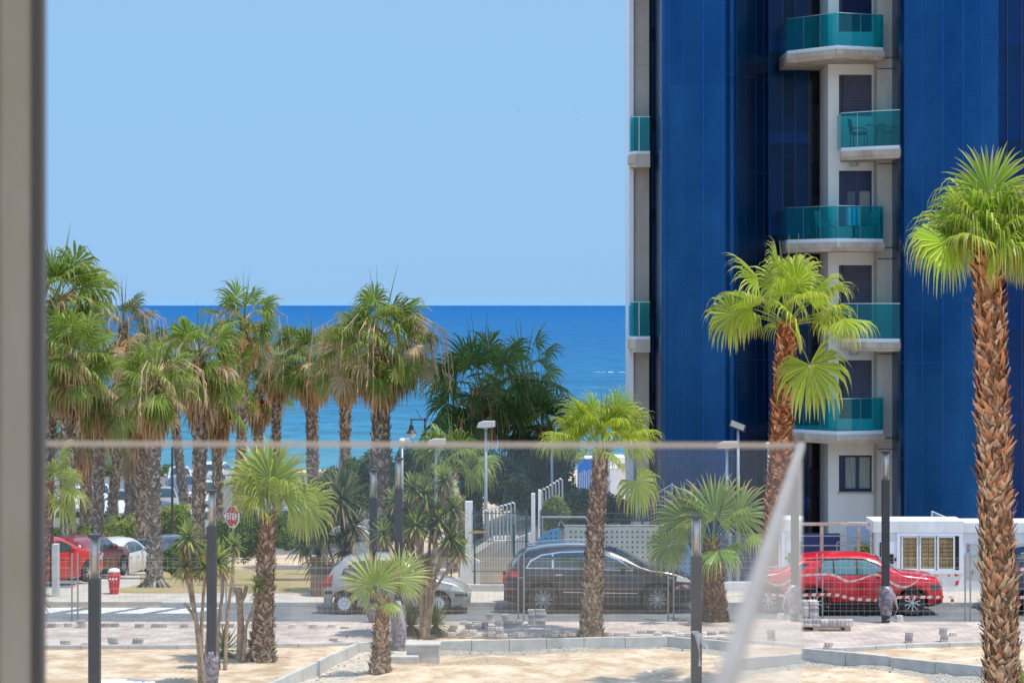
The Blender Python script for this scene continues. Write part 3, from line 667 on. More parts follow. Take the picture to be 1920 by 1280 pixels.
for i in range(6): k.box(X(1583, 76.5) + i * .075, X(1583, 76.5) + i * .075 + .074, 76.12, 76.15, fz + .42, fz + 1.0, 0, c=(0.75, .8, .85) if i % 2 else (0.02, .30, .62))
single(k, 'striped_towel', M['vcs'], 'blue and white striped towel hanging inside the teal balcony glass', 'towel')
fz = 13.06
chair((X(1611, 76.3), 76.35, fz), R(70), 'dark wicker balcony chair on the left of the upper right balcony', None, True)
chair((X(1676, 75.9), 75.9, fz), R(-70), 'dark wicker balcony chair on the right of the upper right balcony', None, True)
btable((X(1643, 76.2), 76.2, fz), .34, 'round balcony table between the two dark wicker chairs')
# ================= plants =================
UP = Vector((0, 0, 1))
def cmul(c, f): return (c[0] * f, c[1] * f, c[2] * f)
def cmix(a, b, t): return tuple(a[i] * (1 - t) + b[i] * t for i in range(3))
def fan_leaf(mb, base, az, el, Lp, Lb, rr, col, tipc, nseg=30, droop=.5, spread=122, m=0, pet=0, petr=.014, fold=.25, roll=None, petcol=None, bend=.25, solid=False):
    """costapalmate leaf: curved petiole, pleated blade split into drooping fingers"""
    d = Vector((math.cos(az) * math.cos(el), math.sin(az) * math.cos(el), math.sin(el)))
    side = d.cross(UP)
    side = side.normalized() if side.length > .05 else Vector((math.sin(az), -math.cos(az), 0))
    pts = []; p = Vector(base); dd = d.copy(); n = 4
    for i in range(n + 1):
        pts.append(p.copy()); p = p + dd * (Lp / n); dd = (dd - UP * bend * .25).normalized()
    if petr:
        pc = petcol or cmix(col, (.5, .5, .08), .5)
        nb = len(mb.v); mb.tube(pts, [petr * 1.3, petr * 1.1, petr, petr * .8, petr * .6], 4, pet, pc, cap=False)
    h = pts[-1]; t = dd.normalized(); s = t.cross(UP)
    s = s.normalized() if s.length > .05 else side
    if roll == 'face':
        s = t.cross(Vector((rr.uniform(-.15, .15), -1, rr.uniform(-.1, .2)))).normalized()
    else:
        if roll is None: roll = rr.uniform(-1.1, 1.1)
        s = (Matrix.Rotation(roll, 3, t) @ s)
    nrm = s.cross(t)          # nrm points roughly up
    rows = (0.04, .3, .52, .70, .86, 1.0)
    vs = []; fs = []; cs = []
    for i in range(nseg):
        ph = R(spread) * (2 * (i + .5 + rr.gauss(0, .22)) / nseg - 1); L = Lb * (1 - .28 * (abs(ph) / R(spread)) ** 2) * rr.uniform(.86, 1.08)
        dv = t * math.cos(ph) + s * math.sin(ph); pv = -t * math.sin(ph) + s * math.cos(ph)
        fo = -fold * abs(math.sin(ph)); sagk = droop * rr.uniform(.5, 1.6); torn = rr.random() < .08; sg_ = rr.uniform(.8, 1.18); b = len(vs); yel = rr.uniform(0, .25)
        dl = dv + nrm * fo; dl.normalize(); q = h.copy(); prev = 0; curd = dl.copy()
        for j, r in enumerate(rows):
            step = L * (r - prev); prev = r
            if j > 2: curd = (curd - UP * sagk * (.35 + .95 * (j - 2))).normalized()
            elif j > 0: curd = (curd - UP * sagk * .05).normalized()
            q = q + curd * step
            w = R(2 * spread) / nseg * L * r * .5 * (1.12 if j <= 1 else ((1.02, .66, .27, .02) if solid else (.74, .32, .17, .015))[j - 2])
            tilt = nrm * (w * .45 * (1 if i % 2 else -1))
            vs += [q - pv * w - tilt, q + pv * w + tilt]
            c = cmix(col, tipc, max(0, (r - .55)) / .45 * (.55 + yel)); c = cmul(c, sg_ * (.86 if i % 2 else 1.1))
            if torn and r > .6: c = cmix(c, (.50, .34, .16), .8)
            cs += [c, c]
        for j in range(len(rows) - 1): a = b + 2 * j; fs.append((a, a + 1, a + 3, a + 2))
    mb.add(vs, fs, m, cs)
    # pale hastula
    c = (.62, .50, .26); mb.add([h - s * .035 * Lb + nrm * .006, h + s * .035 * Lb + nrm * .006, h + t * .09 * Lb + nrm * .008], [(0, 1, 2)], m, [c, c, c])
def trunk_mesh(mb, p0, p1, r0, r1, rr, cols, flare=1.5, bow=0.0, rowh=.055, per=10, sc=1.0, jag=1.0, hi=None):
    """tapered, bowed trunk covered with old leaf bases"""
    p0 = Vector(p0); p1 = Vector(p1); L = (p1 - p0).length; n = max(6, int(L / .3)); pts = []; rad = []; cs = []
    bx = Vector((rr.uniform(-1, 1), rr.uniform(-.4, .4), 0)).normalized() * bow
    f_r = lambda t: (r0 + (r1 - r0) * t) * (1 + (flare - 1) * math.exp(-t * L / .35))
    f_p = lambda t: p0.lerp(p1, t) + bx * math.sin(math.pi * t)
    for i in range(n + 1):
        t = i / n; pts.append(f_p(t)); rad.append(f_r(t) * rr.uniform(.94, 1.04)); cs.append(cmul(cmix(cols[0], cols[1], t), .55))
    mb.tube(pts, rad, 12, 0, cs)
    z = .0; row = 0
    while z < L:
        t = z / L; r = f_r(t); k = max(6, int(2 * math.pi * r / (.085 * sc)))
        for i in range(k):
            a = 2 * math.pi * (i + .5 * (row % 2) + rr.uniform(-.25, .25)) / k; c0 = f_p(t + rr.uniform(-.3, .3) * rowh / L)
            o = Vector((math.cos(a), math.sin(a), 0)); s = Vector((-o.y, o.x, 0)); w = .045 * sc * rr.uniform(.5, 1.4); h = .095 * sc * rr.uniform(.5, 1.7) * jag
            tw = rr.uniform(-1.2, 1.2); out = rr.uniform(.005, .06) * sc * (1 + .6 * (jag - 1)); 
            if rr.random() < .06: out *= 2.2; h *= 1.2
            b = c0 + o * (r * .93); q = c0 + o * (r + out * .6) + UP * h * .6 + s * tw * .06; tp = c0 + o * (r + out) + UP * h + s * tw * .12
            col = cmul(cmix(cols[0], cols[1], min(1, max(0, t + rr.uniform(-.25, .25)))), rr.uniform(.4, 1.3))
            if rr.random() < .22: col = cmix(col, cols[2], .7)
            e = cmul(col, 1.25)
            mb.add([b - s * w, b + s * w, q + s * w * .75, q - s * w * .75, tp + s * w * .25, tp - s * w * .3, b + o * .02 - s * w * .2 - UP * .02],
                   [(0, 1, 2, 3), (3, 2, 4, 5)], 0, [col, col, e, e, e, e, col])
        z += rowh * rr.uniform(.85, 1.15); row += 1
GREEN_N = (0.34, 0.45, 0.03); GREEN_TIP = (0.66, 0.52, 0.16)
GREEN_F = (0.19, 0.28, 0.04); GREEN_F_TIP = (0.36, 0.33, 0.10)
GREEN_D = (0.12, 0.21, 0.05); DRY = (0.48, 0.27, 0.12); DRY2 = (0.72, 0.50, 0.30)
def fan_palm(label, foot, top, r0, r1, seed, n=26, Lp=.55, Lb=.75, green=GREEN_N, tip=GREEN_TIP, dry=0, extra=(), cols=((.34, .24, .15), (.42, .19, .09), (.58, .44, .30)), elmin=-25, elmax=85, droop=.45, flare=1.35, bow=.05, rowh=.052, sc=1.0, jag=1.0, group=None, nseg=42, skirt=0, skirtL=1.3, stalks=0, spears=3, azr=None, cat='palm tree', name='fan_palm'):
    rr = random.Random(seed); t = wthing(name, label, cat, foot, group)
    foot = Vector(foot); top = Vector(top)
    mb = MB(); trunk_mesh(mb, foot - UP * .15, top, r0, r1, rr, cols, flare, bow, rowh=rowh, sc=sc, jag=jag); mb.build('trunk', M['trunk'], t)
    cr = MB(); ga = math.pi * (3 - math.sqrt(5)); a0 = rr.uniform(0, 6.28)
    for i in range(n):
        u = (i + .5) / n; el = R(elmax + (elmin - elmax) * u ** .8 + rr.uniform(-7, 7)); az = a0 + i * ga + rr.uniform(-.2, .2)
        b = top + UP * (.12 - .22 * u) + Vector((math.cos(az), math.sin(az), 0)) * r1 * .5
        g_ = cmul(green, rr.uniform(.72, 1.25)); g_ = cmix(g_, (.30, .34, .03) if green is GREEN_N else tip, rr.uniform(0, .35) * u)
        if skirt >= 20 and u > .45 and rr.random() < .38: g_ = cmix(g_, cmul(DRY2, .9), rr.uniform(.5, 1))
        fan_leaf(cr, b, az, el, Lp * rr.uniform(.65, 1.3) * (.9 + .2 * u), Lb * rr.uniform(.75, 1.15), rr, g_, tip, nseg=nseg, droop=droop * rr.uniform(.6, 1.4) * (.5 + .8 * u))
    for ex in extra:
        (az, el, lp, lb, dr) = ex[:5]
        fan_leaf(cr, top - UP * .08 - (Vector((0, .12 + lb * .12, 0)) if len(ex) > 5 else Vector((0, 0, 0))), R(az), R(el), lp, lb, rr, cmix(green, tip, .12), tip, nseg=nseg + 6, droop=dr, bend=.06 if el > 35 else .5, roll='face' if len(ex) > 5 else rr.uniform(-.15, .15), spread=138, fold=.12, solid=len(ex) > 5)
    for i in range(spears):
        az = rr.uniform(0, 6.28); el = R(rr.uniform(74, 88)); d = Vector((math.cos(az) * math.cos(el), math.sin(az) * math.cos(el), math.sin(el)))
        q = top + d * (Lp + Lb * rr.uniform(.9, 1.25)); cr.tube([top, top.lerp(q, .55), q], [.02, .022, .003], 5, 0, cmix(green, (.5, .45, .2), .35))
    cr.build('crown', M['fan'], t)
    if skirt:
        sk = MB()
        for i in range(skirt):
            az = rr.uniform(0, 6.28); v = (i + .5) / skirt; el = R(-35 - 48 * v + rr.uniform(-10, 10)); c = cmul(cmix(DRY, DRY2, rr.random() ** 1.5), rr.uniform(.65, 1.15))
            if v < .3 and rr.random() < .4: c = cmix(c, green, .5)
            b = top - UP * (.1 + skirtL * .75 * v) + Vector((math.cos(az), math.sin(az), 0)) * r1
            fan_leaf(sk, b, az, el, Lp * rr.uniform(.4, .75), Lb * rr.uniform(.6, .95), rr, c, cmul(c, 1.2), nseg=max(10, nseg // 2), droop=1.1, spread=80, fold=.9, petcol=c, bend=.8)
        sk.build('dead_fronds', M['dry'], t)
    if stalks:
        st = MB()
        for i in range(stalks):
            az = rr.uniform(0, 6.28); L = (Lp + Lb) * rr.uniform(.75, 1.1); o = Vector((math.cos(az), math.sin(az), 0)); c = cmul(DRY2, rr.uniform(.7, 1.1))
            p1 = top + UP * .1; p2 = p1 + o * L * .5 + UP * L * .32; p3 = p1 + o * L * .88 + UP * L * .1; p4 = p1 + o * L * .95 - UP * L * .6 * rr.uniform(.5, 1.4)
            st.tube([p1, p2, p3, p4], [.015, .012, .012, .004], 4, 0, c)
            for q in range(10):
                v = rr.uniform(0, 1); a = p3.lerp(p4, v) if rr.random() < .6 else p2.lerp(p3, v); e = a + Vector((rr.uniform(-.1, .1), rr.uniform(-.1, .1), -rr.uniform(.15, .55)))
                st.tube([a, (a + e) / 2 + o * .03, e], [.012, .010, .003], 3, 0, cmul(c, rr.uniform(.7, 1.1)), cap=False)
        st.build('seed_stalks', M['dry'], t)
    return t
CN = ((.33, .26, .18), (.36, .16, .075), (.56, .44, .31))
# --- near palms on the building site ---
f = G(1108, 1192, .08); s = F / f.y
fan_palm('bushy-topped fan palm with a hanging frond at right, standing in front of the black car', f, (f.x + 20 / s, f.y, Z(845, f.y)), .24, .17, 11, n=26, Lp=.82, Lb=.80, cols=CN, extra=((-12, -28, 1.05, .95, .9, 1), (60, 66, .8, .78, .25, 1), (28, 50, 1.05, .78, .4, 1), (150, 55, .9, .75, .4, 1)), flare=1.45, bow=.04, elmin=8, droop=.55)
f = G(490, 1236, .08); s = F / f.y
fan_palm('fan palm among the thin yuccas with one big round frond spread behind the glass', f, (f.x + 14 / s, f.y, Z(962, f.y)), .25, .15, 12, n=13, Lp=.55, Lb=.95, cols=CN, elmin=38, elmax=88, flare=1.5, bow=.03, extra=((20, 84, .85, 1.05, .08, 1), (15, 26, .9, 1.0, .35, 1), (128, 66, .95, 1.0, .12, 1)), nseg=36, droop=.5)
f = G(712, 1256, .0); s = F / f.y
fan_palm('small young fan palm with a scaly brown stem by the kerb corner', f, (f.x + 6 / s, f.y, Z(1122, f.y)), .22, .12, 13, n=3, Lp=.30, Lb=.55, cols=CN, elmin=60, flare=1.1, bow=.0, green=(.24, .38, .04), extra=((150, 62, .46, .86, .04, 1), (32, 52, .70, .80, .06, 1), (-30, 5, .2, .5, .6), (190, 8, .2, .42, .6)), nseg=38, droop=.25, spears=1)
f = G(1340, 1163, .1); s = F / f.y
fan_palm('short fan palm with a thick shaggy trunk between black car and red car', f, (f.x - 6 / s, f.y, Z(1012, f.y)), .36, .17, 14, n=9, Lp=.75, Lb=.95, green=(.17, .30, .05), cols=((.22, .13, .08), (.30, .15, .08), (.4, .27, .17)), elmin=-12, elmax=80, flare=1.0, bow=.0, extra=((172, 8, 1.1, .85, .6, 1), (60, 80, .75, 1.15, .05, 1), (15, 48, 1.0, 1.05, .1, 1), (165, 45, .9, 1.05, .1, 1)), nseg=34, droop=.45, spears=1)
f = G(1440, 1292, .0); s = F / f.y
fan_palm('leaning fan palm with red-brown bark between the two blue screens', f, (f.x + 38 / s, f.y, Z(603, f.y)), .30, .19, 25, n=19, Lp=.92, Lb=.88, cols=((.34, .20, .12), (.46, .15, .06), (.58, .36, .20)), elmin=4, elmax=82, extra=((-52, -48, 1.0, 1.25, .6, 1), (5, 22, 1.0, 1.05, .6), (-20, 12, .9, .9, .6), (118, 70, 1.0, .85, .3, 1), (62, 68, 1.0, .9, .3, 1), (175, 22, 1.2, .9, .8, 1)), flare=1.3, bow=.02, nseg=36, droop=.55)
f = G(1890, 1540, .0); s = F / f.y
fan_palm('tallest nearest fan palm at the right edge with dense drooping crown', f, (f.x - 38 / s, f.y, Z(464, f.y)), .27, .20, 16, n=34, Lp=.55, Lb=.92, cols=((.40, .29, .19), (.48, .19, .08), (.62, .46, .30)), elmin=8, elmax=88, flare=1.1, bow=.02, nseg=42, droop=.8, jag=1.6, sc=1.0, rowh=.052, green=(.30, .45, .025), extra=((92, 86, .95, .82, .06, 1), (0, 30, .7, 1.0, .8), (180, 30, .6, 1.0, .9)), spears=6)
f = Vector((X(60, 56), 56, .0))
fan_palm('low fan palm at the far left edge with fronds hanging over the hedge', f, (X(92, 56), 56, Z(905, 56)), .12, .09, 17, n=8, Lp=.35, Lb=.62, green=(.24, .34, .05), cols=CN, elmin=-35, elmax=60, extra=((-10, 5, .55, .8, .7), (-20, -35, .5, .85, .9), (-60, 60, .4, .7, .5), (20, 70, .7, .8, .5)), nseg=30, spears=0)
# --- park palms beyond the road ---
CF = ((.36, .30, .24), (.34, .22, .15), (.52, .44, .36))
def park(label, px, pbase, ptop, d, wpx, cpx, seed, green=GREEN_F, n=30, Lb=1.0, Lp=.8, skirt=30, stalks=0, dz=0, **k):
    s = F / d; x = X(px, d); zf = gz(x, d); r = wpx / s / 2
    kk = dict(rowh=.11, sc=1.6, flare=1.15, nseg=26, droop=.7, elmin=-52, elmax=80, tip=GREEN_F_TIP, cols=CF, bow=.08, group='palms in the park beyond the road'); kk.update(k)
    fan_palm(label, (x, d, zf), (X(cpx, d), d, Z(ptop, d)), r * 1.05, r * .9, seed, n=int(n * 1.1), Lp=Lp * 1.25, Lb=Lb * 1.18, green=green, skirt=int(skirt * 1.4), stalks=int(stalks * 1.4), **kk)
park('tall park palm cut by the left wall, its green crown highest of the left group', 78, 0, 560, 92, 30, 108, 31, n=40, Lb=1.15, Lp=1.0, skirt=30)
park('second park palm at the far left, brown skirt below the tallest left crown', 128, 0, 668, 88, 26, 135, 32, n=32, Lb=1.0, Lp=.85, skirt=36)
park('park palm with drooping grey-green fronds low behind the left wall', 160, 0, 800, 118, 22, 158, 33, n=24, Lb=1.15, Lp=1.0, green=(.15, .19, .06), skirt=22, elmin=-45)
park('sparse brownish park palm breaking the horizon left of the sea', 205, 0, 612, 121, 18, 232, 34, n=22, Lb=.95, Lp=1.0, green=(.13, .16, .05), skirt=30, stalks=14)
park('short park palm with bare hanging fronds beside the parked white cars', 246, 0, 815, 128, 24, 244, 35, n=20, Lb=1.0, Lp=.8, green=(.15, .19, .06), skirt=26, elmin=-45)
park('park palm with splayed roots behind the red hydrant', 291, 0, 712, 69.2, 25, 290, 36, n=26, Lb=.72, Lp=.52, skirt=46, skirtL=1.25, stalks=12, flare=1.9, rowh=.09, sc=1.0, cols=((.38, .33, .28), (.34, .24, .17), (.55, .48, .40)), green=(.20, .29, .035), extra=((-60, -35, .75, .62, .5),))
park('park palm standing close behind the rooted one, skirt of dry fronds reaching low', 368, 0, 672, 86, 24, 374, 37, n=26, Lb=.95, Lp=.75, skirt=48, skirtL=1.6, stalks=10, green=(.19, .28, .035))
park('slim park palm half hidden right of the dry-skirted palm, above the white minivan', 350, 0, 668, 138, 16, 318, 44, n=22, Lb=1.1, Lp=.9, skirt=20)
park('park palm with fresh crown standing clear above the horizon left of centre', 442, 0, 605, 118, 18, 458, 38, n=26, Lb=1.0, Lp=.9, skirt=30, stalks=8, green=(.17, .27, .04))
park('park palm with ragged brown crown behind the round-fronded near palm', 521, 0, 672, 126, 16, 520, 39, n=22, Lb=1.0, Lp=.8, skirt=44, stalks=8, green=(.13, .17, .05))
park('park palm with a straight bare trunk right of the parked silver car lot', 590, 0, 672, 123, 22, 583, 40, n=30, Lb=1.15, Lp=.95, skirt=40, stalks=8, green=(.18, .27, .04))
park('park palm partly behind the largest crown, trunk against the sea', 652, 0, 668, 110, 20, 648, 41, n=26, Lb=.95, Lp=.85, skirt=30, stalks=6)
park('short brown-skirted park palm left of the rooted one, crown over the hedge', 262, 0, 760, 112, 18, 268, 48, n=26, Lb=1.0, Lp=.8, skirt=40, skirtL=1.8)
park('low park palm with a ragged crown above the dry-skirted palm foot', 412, 0, 735, 104, 18, 410, 49, n=24, Lb=.9, Lp=.8, skirt=44, skirtL=1.8, stalks=6)
park('bushy low park palm above the hedge between two trunks at the left', 185, 0, 725, 105, 20, 186, 50, n=30, Lb=1.1, Lp=.9, green=(.15, .20, .05), skirt=34, skirtL=1.6)
park('low crowned park palm filling the gap left of the bare-trunk palm', 488, 0, 722, 130, 16, 486, 51, n=24, Lb=1.0, Lp=.9, skirt=40, skirtL=1.6)
park('broad park palm with the largest crown and many hanging seed stalks', 711, 0, 640, 84, 34, 712, 42, n=48, Lb=1.05, Lp=1.05, skirt=44, stalks=30, skirtL=1.0, green=(.18, .27, .04), extra=((-70, -40, .9, .8, .5), (-25, -38, 1.3, .95, .6)), nseg=26)
park('dark dense park palm with orange dead fronds beside the street lantern', 882, 0, 730, 90, 40, 902, 43, n=34, Lb=1.15, Lp=1.1, skirt=14, green=GREEN_D, tip=(.10, .15, .05), elmin=-62, elmax=88, droop=.45, nseg=26, skirtL=.7)
park('smaller dark park palm right of the dense one', 985, 0, 705, 95, 20, 982, 45, n=22, Lb=.9, Lp=.85, skirt=8, green=(.13, .23, .05), tip=(.2, .25, .07), elmin=-60, droop=.5)
park('low dark park palm in the thicket left of the beach hut', 1030, 0, 800, 92, 22, 1018, 46, n=30, Lb=1.0, Lp=.8, skirt=6, green=(.08, .15, .03), tip=(.15, .2, .06), elmin=-70, droop=.5)
park('stunted park palm with pale green fans above the yucca thicket', 850, 0, 880, 76, 16, 850, 47, n=18, Lb=.85, Lp=.6, skirt=4, green=(.17, .27, .04), elmin=-10, nseg=28)
# roots of the palm behind the hydrant
b = MB(); rr = random.Random(2); f = Vector((X(291, 69.2), 69.2, gz(X(291, 69.2), 69.2)))
for i in range(22):
    a = rr.uniform(0, 6.28); L = rr.uniform(.35, .62); o = Vector((math.cos(a), math.sin(a), 0))
    b.tube([f + o * .12 + UP * rr.uniform(.3, .5), f + o * L * .6 + UP * .22, f + o * L + UP * .02], [.05, .04, .02], 5, 0, cmul((.34, .29, .24), rr.uniform(.5, 1.3)))
o = b.build('roots', M['trunk'], [q for q in COL.objects if q.name.startswith('fan_palm') and 'splayed roots' in q['label']][0])

def rosette(mb, c, r, rr, n=90, col=(.13, .21, .05), up=Vector((0, 0, 1)), wid=.03, dead=.25, lo=-50):
    c = Vector(c)
    for i in range(n):
        u = (i + .5) / n; el = R(88 + (lo - 88) * u + rr.uniform(-9, 9)); az = i * 2.39996 + rr.uniform(-.2, .2)
        d = Vector((math.cos(az) * math.cos(el), math.sin(az) * math.cos(el), math.sin(el))); L = r * 1.3 * rr.uniform(.75, 1.08); s = d.cross(UP).normalized() * wid * rr.uniform(.8, 1.2)
        cc = cmul(cmix(col, (.40, .38, .12), rr.uniform(0, .4)), rr.uniform(.6, 1.4))
        if u > 1 - dead * .5: cc = cmul((.42, .30, .15), rr.uniform(.6, 1.2)); 
        n_ = s.cross(d).normalized() * wid * .25
        m1 = c + d * L * .35; m2 = c + d * L * .75 - UP * L * .03 * (1 + u); tp = c + d * L - UP * L * (.06 + .12 * u)
        mb.add([c - s * .6, c + s * .6, m1 + s, m1 - s, m2 + s * .7, m2 - s * .7, tp, m1 - n_ * 2], [(0, 1, 2, 3), (3, 2, 4, 5), (5, 4, 6)], 0, [cmul(cc, .8)] * 2 + [cc] * 4 + [cmix(cc, (.4, .3, .1), .5), cc])
def yucca(label, foot, heads, seed, stems=None, group='yuccas', col=(.20, .29, .07), skirt=True, flower=None, barec=(.36, .26, .17)):
    rr = random.Random(seed); t = wthing('yucca', label, 'yucca', foot, group); foot = Vector(foot)
    st = MB(); lf = MB(); sk = MB()
    for (hp, r, cc, n) in heads:
        hp = Vector(hp); root = foot + Vector((rr.uniform(-.1, .1), rr.uniform(-.15, .15), -.05))
        if (hp - foot).length > .4:
            mid = root.lerp(hp, .5) + Vector((rr.uniform(-.08, .08) - (hp.x - foot.x) * .25, 0, -.05))
            q = [root, root.lerp(mid, .5) + Vector((rr.uniform(-.03, .03), 0, 0)), mid, mid.lerp(hp, .5) + Vector((rr.uniform(-.04, .04), 0, -.02)), hp]
            st.tube(q, [.05, .042, .038, .034, .03], 8, 0, [cmul(barec, rr.uniform(.7, 1.2)) for _ in q])
        rosette(lf, hp, r, rr, n, cc or col)
        if skirt and (hp - foot).length > .5:
            for i in range(26):
                az = rr.uniform(0, 6.28); b = hp - UP * rr.uniform(.02, .22); e = b + Vector((math.cos(az) * r * .35, math.sin(az) * r * .35, -r * rr.uniform(.5, .95))); s = Vector((-math.sin(az), math.cos(az), 0)) * .016
                c = cmul((.45, .32, .18), rr.uniform(.5, 1.2)); sk.add([b - s, b + s, e], [(0, 1, 2)], 0, [c] * 3)
    for (a, b_, r) in (stems or []):
        st.tube([Vector(a), Vector(a).lerp(Vector(b_), .5) + Vector((.03, 0, 0)), Vector(b_)], [r * 1.2, r, r * .95], 8, 0, barec)
    if st.v: st.build('stem', M['trunk'], t)
    lf.build('leaves', M['leaf'], t)
    if sk.v: sk.build('dead_leaves', M['dry'], t)
    if flower:
        fl = MB(); fp = Vector(flower)
        for i in range(240):
            h = rr.random(); rad = .16 * (1 - h) ** .6 + .03; a = rr.uniform(0, 6.28); p = fp + Vector((math.cos(a) * rad * rr.random() ** .5, math.sin(a) * rad, h * .45 - .1)); q = .028
            fl.add([p + Vector((-q, 0, -q)), p + Vector((q, 0, -q * .3)), p + Vector((0, q, q)), p + Vector((0, -q, .2 * q))], [(0, 1, 2), (0, 3, 2)], 0, cmul((.82, .78, .55), rr.uniform(.8, 1.1)))
        fl.build('flower_spike', M['leaf'], t)
    return t
def H(px, py, d, r=.34, n=80, c=None, dd=0): return (P(px, py, d + dd), r, c, n)
Lg = (.28, .36, .07)
f = G(380, 1282, .08); yucca('tall yucca with three leafy heads left of the fourth bollard', f, [H(353, 1008, f.y, .38), H(347, 1062, f.y, .36, 70, (.26, .26, .06)), H(386, 1062, f.y, .34, 70, (.28, .28, .05)), H(408, 1052, f.y, .44, 110, Lg, .3)], 51, stems=[(P(366, 1160, f.y), P(344, 1130, f.y), .035)], group=None)
f = G(415, 1252, .08); yucca('thin-stemmed yucca just right of the wrapped bollard, head under the stop sign', f, [H(438, 1022, f.y, .30, 60), H(420, 1060, f.y, .30, 60, Lg)], 52)
f = G(452, 1240, .08); yucca('cut-back yucca stump with a forked top and one small green head', f, [H(484, 1098, f.y, .26, 55, Lg)], 53, stems=[(G(450, 1238, .05), P(448, 1102, f.y), .075), (P(450, 1130, f.y), P(462, 1098, f.y), .05), (P(447, 1130, f.y), P(438, 1100, f.y), .045)])
f = G(421, 1228, .08); yucca('ground-level yucca tuft left of the forked stump', f, [(f + UP * .12, .52, Lg, 70)], 54, skirt=False)
f = G(480, 1226, .08); yucca('ground-level yucca tuft at the foot of the round-fronded palm', f, [(f + UP * .12, .45, Lg, 70)], 55, skirt=False)
f = G(796, 1193, .1); D = f.y
yucca('many-headed yucca clump with white flower spike beside the second wrapped bollard', f, [H(718, 1000, D, .40, 70), H(797, 925, D, .45, 100), H(849, 952, D, .42, 90), H(845, 1008, D, .50, 110), H(808, 990, D, .42, 90, None, .4), H(801, 1068, D, .36, 80, (.10, .13, .07)), H(735, 976, D, .40, 80, None, .5), H(766, 950, D, .38, 80, None, .6), H(742, 940, D, .40, 70, None, .3), H(822, 975, D, .45, 90, Lg), H(780, 985, D, .45, 90, Lg, -.2), H(862, 1030, D, .40, 80, Lg), H(832, 900, D, .42, 80), H(775, 915, D, .40, 70), H(770, 1010, D, .40, 80, None, .5)], 56, flower=P(849, 925, D))
f = G(770, 1188, .1); yucca('green yucca tuft on the ground behind the wrapped bollard', f, [(f + UP * .2, .6, (.10, .17, .05), 90)], 57, skirt=False)
f = G(815, 1186, .1); yucca('second ground tuft of long yucca leaves right of the flowering clump stems', f, [(f + UP * .18, .62, (.10, .17, .05), 80)], 58, skirt=False)
f = G(1915, 1320, .0); yucca('bright green yucca tuft at the foot of the nearest palm', f, [(f + UP * .25 + Vector((-.05, 0, 0)), .5, (.22, .36, .05), 70)], 59, skirt=False)
f = Vector((X(72, 60), 60, .08)); yucca('yellow-green yucca tuft by the left wall at kerb height', f, [(f + UP * .75, .45, (.22, .30, .05), 70)], 60, skirt=False)
# wooden planter with a dark yucca
pc = Vector((X(612, 66.6), 66.6, .12)); k = wthing('planter', 'round slatted wooden planter with a black rim behind the silver car', 'planter', pc)
b = MB()
for i in range(22):
    a = 2 * math.pi * i / 22; c = pc + Vector((math.cos(a) * .42, math.sin(a) * .42, .33)); u = Vector((-math.sin(a), math.cos(a), 0)); v = Vector((math.cos(a), math.sin(a), 0)); b.obox(c, u * .055, v * .015, UP * .33)
b.build('slats', M['wood'], k); b = MB(); b.lathe([(.47, .62), (.47, .80), (.42, .80), (.42, .66)], 24, pc); b.build('rim', M['black'], k); b = MB(); b.lathe([(.40, .02), (.40, .7)], 20, pc); b.build('soil', M['litter'], k)
D = 67.6; f = Vector((X(640, D), D, .8 - .7))
yucca('big dark yucca behind the planter with a brown skirt of dead leaves', f, [(P(640, 935, D), .85, (.055, .10, .04), 190), (P(665, 985, D), .7, (.06, .10, .045), 120), (P(612, 1000, D), .7, (.05, .09, .04), 120), (P(645, 1030, D + .2), .7, (.05, .08, .035), 120)], 61, barec=(.2, .15, .1))
D = 69; yucca('spiky dark yucca at the left of the silver car roof', (X(600, D), D, .1), [(P(598, 1040, D), .75, (.045, .08, .035), 150), (P(570, 1020, D + .5), .6, (.05, .09, .035), 100)], 62)

